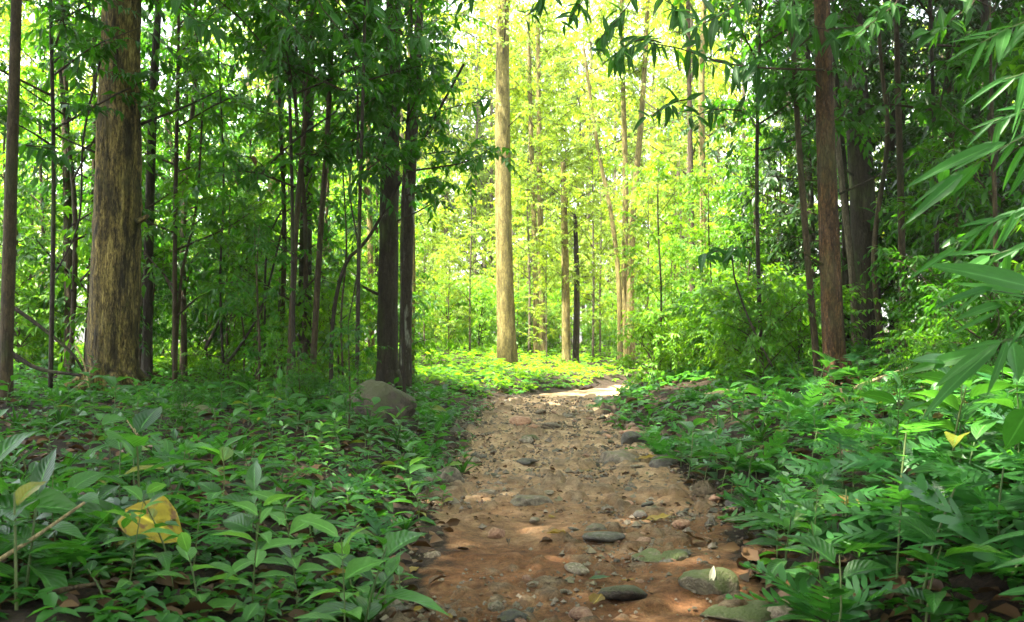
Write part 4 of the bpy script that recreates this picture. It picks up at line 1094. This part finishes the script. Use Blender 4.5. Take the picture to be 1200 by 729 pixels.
fallen(700, 712, 32, 1.2, 'yellow', 0, 'yellow green leaf lying low on the path beside the round dark stone', .03)
fallen(836, 700, 24, 1.1, 'pale', 0, 'white petal leaning on the mossy rounded rock', .12, 1.2, (0, -1, .4), name='petal', cat='petal')
fallen(757, 546, 26, .1, 'yellow', 3, 'bright yellow green leaf below the right bank', .06)
fallen(402, 690, 44, .2, 'yellow', 1, 'brownish yellow leaf beside the flat dark slab', .06)
fallen(480, 672, 24, .5, 'yellow', 2, 'pale yellow leaf at the left edge of the path', .03)
fallen(880, 608, 30, .8, 'dry', 0, 'curled brown leaf standing at the right bank', .07, .7, (0, -.8, .5))
fallen(995, 640, 40, -.4, 'yellow', 3, 'narrow yellow leaf hanging low under the right ferns', .2, -.3, (0, -.6, .8), sy=.5)
fallen(815, 640, 36, 3.0, 'dry', 3, 'pale brown leaf beside the mossy rounded rock', .03)
fallen(900, 645, 60, .1, 'dry', 2, 'long dark dead leaf under the right plants', .05)
fallen(1100, 540, 16, .3, 'yellow', 0, 'yellow leaf among the dark plants of the right slope', .25, .1, (0, -.5, .9))
fallen(742, 478, 22, .5, 'dry', 1, 'reddish brown leaf at the far right path edge', .1, .3)
fallen(690, 459, 24, .1, 'dry', 0, 'dark leaf across the far end of the path', .03)
for px, py, Y, l, lb in ((296, 182, 12.8, 13, 'dark dead leaf at the fork of the bare twisted branch'), (277, 206, 12.9, 15, 'curled dead leaf hanging below the bare twisted branch'), (428, 219, 13, 12, 'dark dead leaf hanging left of the dark trunk pair')):
    o = obj('dead_leaf', DRY['dry', l % 4]); L_ = l * Y / F_PX
    o.matrix_local = frame(at(px, py, Y), (.3, .1, -.9), (.2, -.9, .2), L_)
    tag(o, lb, 'leaf')
rg = np.random.default_rng(12)
FL = {'dry': ('small brown dry leaf lying on the path', 'small brown leaves on the path'), 'yellow': ('small yellow leaf lying on the path', 'small yellow leaves on the path')}
n = 0
while n < 170:
    y = 3.7 * (18 / 3.7) ** rg.uniform(0, 1)
    xl, xr = edges(y)
    x = xl - .2 + (xr - xl + .5) * rg.beta(.6, .6)
    k = 'dry' if rg.random() < .85 else 'yellow'
    o = obj('fallen_leaf', DRY[k, int(rg.integers(4))])
    s = rg.uniform(.035, .085) * (.85 + .03 * y); a = rg.uniform(0, 6.28)
    o.matrix_local = frame(np.array([x, y, GZ(x, y) + .025]), (math.cos(a), math.sin(a), rg.normal(0, .12)), UP + rg.normal(0, .2, 3), s)
    tag(o, FL[k][0], 'leaf', FL[k][1]); n += 1
def litter():
    rg = np.random.default_rng(13); n = 4200
    y = 3.2 * (20 / 3.2) ** rg.uniform(0, 1, n); x = rg.uniform(-.55, .6, n) * y
    xl, xr = edges(y); ok = (x < xl + .12) | (x > xr - .15)
    x, y = x[ok], y[ok]; a = rg.uniform(0, 6.28, len(x))
    V, F = scatter(tmpl(.3, .15, .5, 2), np.stack([x, y, G(x, y) + .025], -1), np.stack([np.cos(a), np.sin(a), rg.normal(0, .25, len(x))], -1), UP + rg.normal(0, .35, (len(x), 3)), rg.uniform(.05, .13, len(x)))
    obj('leaf_litter', mesh_np('leaf_litter', V, [F], M['dry'], tint=np.repeat(rg.random(len(x)), 8)))['kind'] = 'stuff'
litter()

def crumbs():
    rg = np.random.default_rng(17); n = 3600
    y = 3.5 * (19 / 3.5) ** rg.uniform(0, 1, n); xl, xr = edges(y)
    x = xl - .1 + (xr - xl + .2) * rg.beta(.6, .6, n)
    ok = fbm(x * 2.2, y * 1.4) + rg.normal(0, .12, n) > -.05
    x, y = x[ok], y[ok]; a = rg.uniform(0, 6.28, len(x))
    V, F = scatter(tmpl(.3, .2, .5, 2), np.stack([x, y, G(x, y) + .028], -1), np.stack([np.cos(a), np.sin(a), rg.normal(0, .2, len(x))], -1), UP + rg.normal(0, .35, (len(x), 3)), rg.uniform(.012, .042, len(x)) * (.7 + .06 * y))
    obj('leaf_crumbs', mesh_np('leaf_crumbs', V, [F], M['dry'], tint=np.repeat(rg.random(len(x)) * .6, 8)))['kind'] = 'stuff'
crumbs()

# ------------------------------------------------------------------ sticks and lianas
def stick(pp, Y, dpx, mat, name, label, cat, Y2=None, amp=.12, seed=0, on_ground=False):
    n_ = len(pp)
    P = []
    for k, (px, py) in enumerate(pp):
        yy = Y if Y2 is None else Y + (Y2 - Y) * k / (n_ - 1)
        P.append(at(px, py, yy))
    o0 = P[0].copy(); c = curve([p - o0 for p in P], 24)
    r = dpx * Y / F_PX / 2
    V, F = tube(c, np.linspace(r, r * .55, 24), 8, amp, seed)
    o = obj(name, mesh_np(name, V, F, M[mat])); o.location = o0
    tag(o, label, cat)
stick([(-10, 662), (40, 630), (99, 589)], 3.3, 6, 'stick', 'dry_stick', 'pale dry stick poking up from the left bed', 'stick')
stick([(15, 360), (50, 385), (85, 415), (100, 440)], 12.2, 5, 'bark_dark', 'dead_branch', 'dark dead branch sloping down to the massive golden trunk', 'branch')
stick([(10, 412), (45, 432), (95, 440)], 12, 6, 'bark_dark', 'dead_branch', 'dark fallen branch lying low beside the massive golden trunk', 'branch')
stick([(88, 405), (98, 425), (104, 455)], 11.8, 2.5, 'stick', 'dry_stick', 'thin tan stick leaning on the left side of the golden trunk', 'stick')
stick([(252, 442), (285, 400), (310, 350), (335, 250)], 14.5, 4, 'bark_dark', 'liana', 'dark liana slanting up towards the dark straight trunk', 'liana')
stick([(240, 410), (262, 365), (278, 320), (298, 290)], 16, 4, 'bark_dark', 'liana', 'dark thin liana curving above the low rock left', 'liana')
stick([(310, 430), (312, 300), (328, 250), (340, 235)], 15, 3, 'bark_dark', 'liana', 'hanging thin liana bending right above the bushes', 'liana')
stick([(290, 225), (310, 200), (345, 165), (395, 130)], 13, 3.5, 'bark_dark', 'dead_branch', 'bare twisted branch crossing bright gaps in the left trees', 'branch')
stick([(1000, 455), (1050, 436), (1090, 424)], 8.8, 4, 'stick', 'dry_stick', 'long tan stick sloping across the right bank', 'stick')
stick([(930, 705), (970, 712), (1000, 727)], 4.1, 2.5, 'stick', 'dry_stick', 'thin reddish stick on the ground under the right ferns', 'stick')
stick([(150, 492), (160, 508), (182, 540)], 8.0, 4, 'stick', 'dry_stick', 'brown stick slanting through the left bed plants', 'stick')
stick([(985, 455), (992, 475), (1010, 492)], 8.6, 2.5, 'stick', 'dry_stick', 'thin whitish twig curving below the reddish trunk', 'stick')
stick([(1060, 372), (1090, 345), (1130, 300), (1165, 262)], 13.5, 4, 'bark_brown', 'dead_branch', 'bare brown branch leaning through the dark right thicket', 'branch')
stick([(1085, 330), (1100, 240), (1098, 150), (1120, 40)], 14, 4, 'bark_dark', 'liana', 'dark liana hanging in the right thicket', 'liana')
stick([(1110, 380), (1122, 280), (1150, 180), (1140, 60)], 14.5, 5, 'bark_dark', 'liana', 'second thicker liana hanging deeper in the right thicket', 'liana')
for k, (pp, Y, d, mt, lb) in enumerate([
    ([(205, 440), (212, 330), (230, 240), (238, 120)], 14.2, 4, 'bark_brown', 'thin wavy stem rising left of the dark slanting liana'),
    ([(262, 440), (258, 330), (262, 210), (256, 60)], 15.2, 3.5, 'bark_dark', 'slim dark stem rising behind the dark slanting liana'),
    ([(300, 445), (302, 360), (298, 270)], 13.6, 3, 'bark_brown', 'short thin stem beside the hanging thin liana'),
    ([(402, 450), (400, 370), (406, 290), (402, 200)], 14.4, 3, 'bark_brown', 'thin pale brown stem left of the dark trunk pair'),
    ([(120, 60), (98, 160), (92, 260), (60, 330)], 12.4, 3, 'bark_dark', 'dark vine looping down left of the massive golden trunk'),
    ([(418, 120), (410, 220), (420, 300), (408, 380)], 13.4, 2.5, 'bark_dark', 'dark vine dangling just left of the dark trunk pair'),
    ([(905, 430), (880, 380), (862, 330), (858, 300)], 11.4, 3, 'bark_dark', 'crooked dark stem of a shrub left of the reddish trunk'),
    ([(1080, 440), (1110, 400), (1160, 352), (1210, 330)], 11, 3.5, 'bark_brown', 'brown leaning stem rising to the right edge behind the bamboo sprays')]):
    stick(pp, Y, d, mt, 'vine' if 'vine' in lb else 'thin_stem', lb, 'vine' if 'vine' in lb else 'stem', seed=k)
stick([(870, 648), (905, 650), (950, 655)], 4.9, 16, 'bark_red', 'rotten_wood', 'piece of rotten reddish wood lying at the right path edge', 'log', amp=.3, seed=4)
stick([(828, 468), (845, 462), (868, 458)], 11.5, 12, 'stick', 'rotten_wood', 'short tan log lying on the bright right bank', 'log', amp=.3, seed=6)
stick([(50, 698), (80, 690), (112, 684)], 3.25, 8, 'bark_brown', 'dead_branch', 'rotten brown branch on the ground in the lower left bed', 'branch', amp=.3, seed=7)

# ------------------------------------------------------------------ near leafy branches, every leaf a part
def leafy(name, label, twigs, leaves, Y, kind, dpx=3, jitter=.25, cat='branch', seed=0, w=1.0):
    """twigs: pixel polylines; leaves: (base px, base py, tip px, tip py, width factor)"""
    rg = np.random.default_rng(seed)
    twigs = [[(tw[0][0] + 15, -170)] + tw if tw[0][1] <= -10 else [(1300, tw[0][1] + 45)] + tw if tw[0][0] >= 1225 else tw for tw in twigs]
    o0 = at(*twigs[0][0], Y)
    t = thing(name, label, cat, tuple(o0))
    for tw in twigs:
        c = curve([at(px, py, Y + rg.normal(0, .03)) - o0 for px, py in tw], 14)
        r = dpx * Y / F_PX / 2
        V, F = tube(c, np.linspace(r, r * .4, 14), 6, .1)
        obj('twig', mesh_np('twig', V, F, M['twig'] if kind == 'hang' else M['stem'], tint=np.full(len(V), .4)), t)
    for k, (bx, by, tx, ty, wf) in enumerate(leaves):
        y0 = Y + rg.normal(0, jitter * .5); dy = rg.normal(0, 1) * jitter * .35
        a, b = at(bx, by, y0), at(tx, ty, y0 + dy)
        d = b - a; L_ = np.linalg.norm(d)
        nn = norm(np.array([rg.normal(0, .35), -.75 + rg.normal(0, .3), .75]))
        obj('leaf', LF[kind, int(rg.integers(3))], t, frame(a - o0, d, nn, L_ * 1.02, wf * w))

for Y, px, h, lb in ((3.3, 1302, 3.2, 'green bamboo culm standing just beyond the right edge and carrying the near sprays'), (4.7, 1304, 4.2, 'thicker green bamboo culm standing just behind the first beyond the right edge')):
    p = at(px, 400, Y); z = Gf(p[0], p[1])
    V, F = tube(curve([(0, 0, -.1), (.02, 0, h * .5), (-.05, .05, h)], 30), np.where(np.arange(30) % 4 == 0, .03, .025) * np.linspace(1, .5, 30), 10)
    o = obj('bamboo_culm', mesh_np('bamboo_culm', V, F, M['stem'], tint=np.full(len(V), .4))); o.location = (p[0], p[1], z)
    tag(o, lb, 'bamboo')
leafy('bamboo_spray', 'bamboo spray of narrow leaves reaching in at the top of the right edge', [[(1230, 78), (1195, 88), (1170, 95)]],
      [(1186, 88, 1132, 112, 1), (1190, 90, 1150, 126, .9), (1200, 86, 1193, 130, 1.7), (1178, 92, 1128, 120, .8), (1200, 90, 1160, 98, .9), (1215, 95, 1180, 150, 1.2)], 3.3, 'lance', seed=1, w=.85)
leafy('bamboo_spray', 'bamboo spray with many drooping leaves, second from the top at the right edge', [[(1240, 150), (1190, 165), (1140, 195)], [(1200, 160), (1215, 190), (1225, 210)]],
      [(1165, 165, 1100, 200, 1), (1170, 168, 1066, 212, .9), (1180, 166, 1118, 196, .9), (1190, 165, 1165, 200, 1.5), (1205, 168, 1168, 224, 1.1), (1212, 175, 1184, 230, 1.2), (1140, 196, 1065, 235, .9),
       (1150, 190, 1084, 245, .9), (1128, 204, 1064, 258, 1.1), (1145, 195, 1112, 232, .9), (1108, 196, 1102, 218, 2), (1215, 150, 1172, 172, 1), (1222, 190, 1196, 240, 1.1), (1225, 195, 1205, 250, 1)], 3.6, 'lance', seed=2, w=.85)
leafy('bamboo_spray', 'bamboo spray with the largest pale leaf crossing the right edge', [[(1240, 340), (1200, 345), (1150, 338)]],
      [(1215, 338, 1092, 308, 1.5), (1205, 348, 1120, 330, 1.0), (1165, 337, 1094, 357, .9), (1158, 340, 1105, 374, .7), (1175, 356, 1121, 371, 1.6), (1168, 366, 1113, 390, .8), (1176, 362, 1184, 388, 2.3), (1122, 290, 1063, 326, .9),
       (1140, 296, 1098, 300, 1), (1200, 352, 1150, 352, 1.2), (1215, 365, 1180, 405, 1.1)], 3.2, 'lance', seed=3, w=.85)
leafy('bamboo_spray', 'bamboo spray hanging low over the right slope, lowest at the right edge', [[(1240, 385), (1195, 395), (1165, 402)], [(1180, 398), (1130, 420)]],
      [(1172, 402, 1078, 480, 1.5), (1150, 412, 1060, 436, 1.2), (1116, 424, 1078, 416, 1.7), (1180, 400, 1160, 460, 1.2), (1186, 400, 1194, 444, 2), (1175, 400, 1120, 408, .9), (1166, 404, 1135, 446, 1), (1160, 405, 1096, 452, 1),
       (1200, 395, 1212, 430, 1.8)], 3.3, 'lance', seed=4, w=.85)
leafy('broadleaf_spray', 'broad round leaf on a stalk at the right edge below the bamboo sprays', [[(1230, 470), (1205, 482)]], [(1206, 478, 1180, 526, 2.4), (1225, 500, 1200, 540, 2.2)], 3.2, 'lance', seed=5, w=1.5)
leafy('broadleaf_spray', 'bright toothed leaves poking in at the lower right edge', [[(1240, 628), (1205, 626)]], [(1212, 624, 1140, 634, 1.6), (1215, 690, 1170, 696, 1.8), (1220, 655, 1160, 662, 1.6)], 2.9, 'lance', seed=6, w=.85)

def auto_leaves(twig, n, lpx, seed, down=.7, spread=.9):
    rg = np.random.default_rng(seed); c = curve([(a, b, 0) for a, b in twig], 40); out = []
    for k in range(n):
        f = rg.uniform(.1, 1); p = c[int(f * 39)]
        a = rg.normal(0, spread) + (math.pi / 2 if rg.random() < down else rg.uniform(0, 6.28))
        l = lpx * rg.uniform(.5, .9)
        out.append((p[0] + rg.normal(0, 3), p[1] + rg.normal(0, 3), p[0] + l * math.cos(a), p[1] + l * math.sin(a), rg.uniform(.8, 1.25)))
    return out
HANG = [
 ('long dark branch with drooping leaves reaching left from the reddish trunk', [(965, 82), (900, 80), (850, 74), (800, 58), (760, 50)], 26, 46, 10.7, 3),
 ('leaf fan with blue sheen at the tip of the long dark branch', [(775, 50), (755, 46), (735, 52), (718, 66)], 16, 44, 10.7, 2),
 ('leaf cluster hanging from the top edge right of the tall pale trunk', [(650, -25), (632, 5), (612, 22)], 14, 34, 8, 2),
 ('small leaf cluster hanging from the top edge left of the tall pale trunk', [(570, -30), (552, -5), (540, 5)], 10, 32, 8, 2),
 ('thin twig with pointed dark leaves crossing the lower part of the bright gap', [(470, 142), (510, 132), (545, 122), (575, 118)], 14, 34, 14.6, 2),
 ('bluish leaf spray hanging beside the top centre of the clearing', [(745, -20), (725, 20), (708, 40), (690, 60)], 16, 36, 7.5, 2),
 ('small dark leaf spray pointing down before the white sky gap', [(815, 115), (790, 120), (768, 132), (758, 145)], 12, 34, 12.2, 2),
 ('spray of long limp leaves before the top of the reddish trunk', [(1010, 30), (975, 34), (945, 30)], 15, 56, 10.6, 2.5),
 ('limp leaf spray under the long dark branch near the thin leaning trunk', [(960, 95), (920, 92), (895, 96)], 14, 48, 11.3, 2),
 ('leafy twig at the top edge over the bright right bank', [(880, -20), (855, 10), (830, 25), (815, 30)], 18, 44, 7, 2),
 ('leafy twig spreading right from the dark pair below the crown', [(470, 92), (495, 75), (515, 60)], 12, 30, 14.9, 2),
 ('dense leaf spray before the dark pair of trunks at mid height', [(400, 170), (430, 160), (465, 165), (480, 180)], 20, 30, 12.3, 2),
 ('leaf spray hanging from the top edge above the dark pair', [(430, -20), (440, 20), (470, 40), (500, 45)], 22, 34, 9, 2),
 ('leaf spray at the top edge left of the dark pair', [(370, -20), (390, 25), (410, 50), (400, 80)], 22, 34, 9.5, 2),
 ('twig of small leaves crossing the front of the massive golden trunk', [(70, 120), (100, 125), (125, 130)], 10, 24, 12.2, 2),
 ('leafy twig between the slim brown trunk and the massive golden trunk', [(30, 170), (60, 175), (90, 190)], 16, 30, 11.2, 2),
 ('dark leaf spray in the shade of the right thicket with pale upper sides', [(1010, 150), (1050, 148), (1080, 140)], 12, 26, 15.4, 2),
 ('dark drooping leaf spray over the bright bank right of the clearing', [(880, 290), (850, 292), (820, 300)], 20, 34, 11.5, 2),
]
HANG += [
 ('small leaf spray at the top edge just right of the tall pale trunk', [(690, -25), (676, 10), (660, 28)], 16, 34, 8.5, 2),
 ('leaf spray at the top edge above the white sky gap', [(770, -25), (790, 8), (800, 24)], 18, 38, 8, 2),
 ('leafy twig at the top edge just left of the reddish trunk', [(900, -20), (925, 12), (940, 20)], 20, 38, 8, 2),
 ('leafy twig at the top edge before the broad dark trunk', [(1060, -20), (1030, 20), (1000, 44)], 22, 36, 8, 2),
 ('leafy twig at the top edge in the dark right corner', [(1150, -20), (1120, 20), (1085, 40)], 22, 36, 7.5, 2),
 ('leaf spray over the pale bare trunk above the right bank', [(870, 130), (840, 128), (812, 136)], 18, 32, 12.2, 2),
 ('leaf spray hanging between the dark pair and the tall pale trunk', [(500, 180), (530, 178), (552, 190)], 12, 26, 14.8, 2),
 ('broad leaf spray at the top edge over the dark straight trunk', [(310, -20), (335, 20), (360, 50)], 24, 34, 9.5, 2),
 ('leaf spray at the top edge right of the massive golden trunk', [(200, -20), (225, 20), (262, 40)], 22, 34, 9.5, 2),
 ('low leaf spray in the shade right of the reddish trunk', [(1010, 260), (1040, 250), (1070, 262)], 16, 30, 15.4, 2)]
def spray_leaves(tw, n, lpx, seed):
    rg = np.random.default_rng(seed); c = curve([(a, b, 0) for a, b in tw], 40); out = []
    for k in range(n):
        p = c[int((.1 + .9 * k / (n - 1)) * 39)]; a = math.pi * .82 + (.55 if k % 2 else -.15) * -1 + rg.normal(0, .22); l = lpx * rg.uniform(.65, 1.15)
        out.append((p[0], p[1], p[0] + l * math.cos(a), p[1] + l * math.sin(a), rg.uniform(.75, 1.1)))
    return out
for k, (lb, tw, n_, lp, Y) in enumerate([('slender bamboo shoot with fine leaves between the two upper bamboo sprays', [(1240, 120), (1200, 130), (1165, 142)], 11, 46, 4.8), ('slender bamboo shoot with fine leaves below the second bamboo spray', [(1240, 232), (1195, 246), (1150, 268)], 14, 48, 5.0),
        ('slender bamboo shoot with fine leaves above the largest pale leaf', [(1240, 268), (1205, 286), (1160, 300)], 13, 46, 4.8), ('slender bamboo shoot at the upper corner with hanging narrow leaves', [(1240, 20), (1190, 30), (1150, 50)], 13, 48, 5.2),
        ('slender bamboo shoot under the lowest bamboo spray', [(1240, 440), (1200, 452), (1160, 470)], 13, 46, 4.8)]):
    leafy('bamboo_spray', lb, [tw], spray_leaves(tw, n_, lp, 90 + k), Y, 'lance', 3, .2, seed=110 + k, w=.95)
for k, (lb, tw, n_, lp, Y, dp) in enumerate(HANG):
    leafy('leafy_branch', lb, [tw], auto_leaves(tw, int(n_ * 1.4), lp * .82, 40 + k), Y, 'hang', dp, .35, seed=60 + k)

# ------------------------------------------------------------------ thin haze added to lift the glow of the clearing
def haze(density):
    x0, x1, y0, y1, z0, z1 = -95, 95, -14, 245, -3, 30
    V = np.array([(x, y, z) for z in (z0, z1) for y in (y0, y1) for x in (x0, x1)], float)
    F = np.array([(0, 2, 3, 1), (4, 5, 7, 6), (0, 1, 5, 4), (2, 6, 7, 3), (0, 4, 6, 2), (1, 3, 7, 5)])
    m, N, L = new_mat('glow_haze')
    p = N.new('ShaderNodeVolumePrincipled'); p.inputs['Color'].default_value = (.97, 1.0, .86, 1); p.inputs['Density'].default_value = density; p.inputs['Anisotropy'].default_value = .0
    O = N.new('ShaderNodeOutputMaterial'); L.new(p.outputs[0], O.inputs['Volume'])
    obj('haze', mesh_np('haze', V, [F], m, smooth=False))['kind'] = 'stuff'
haze(.0004)
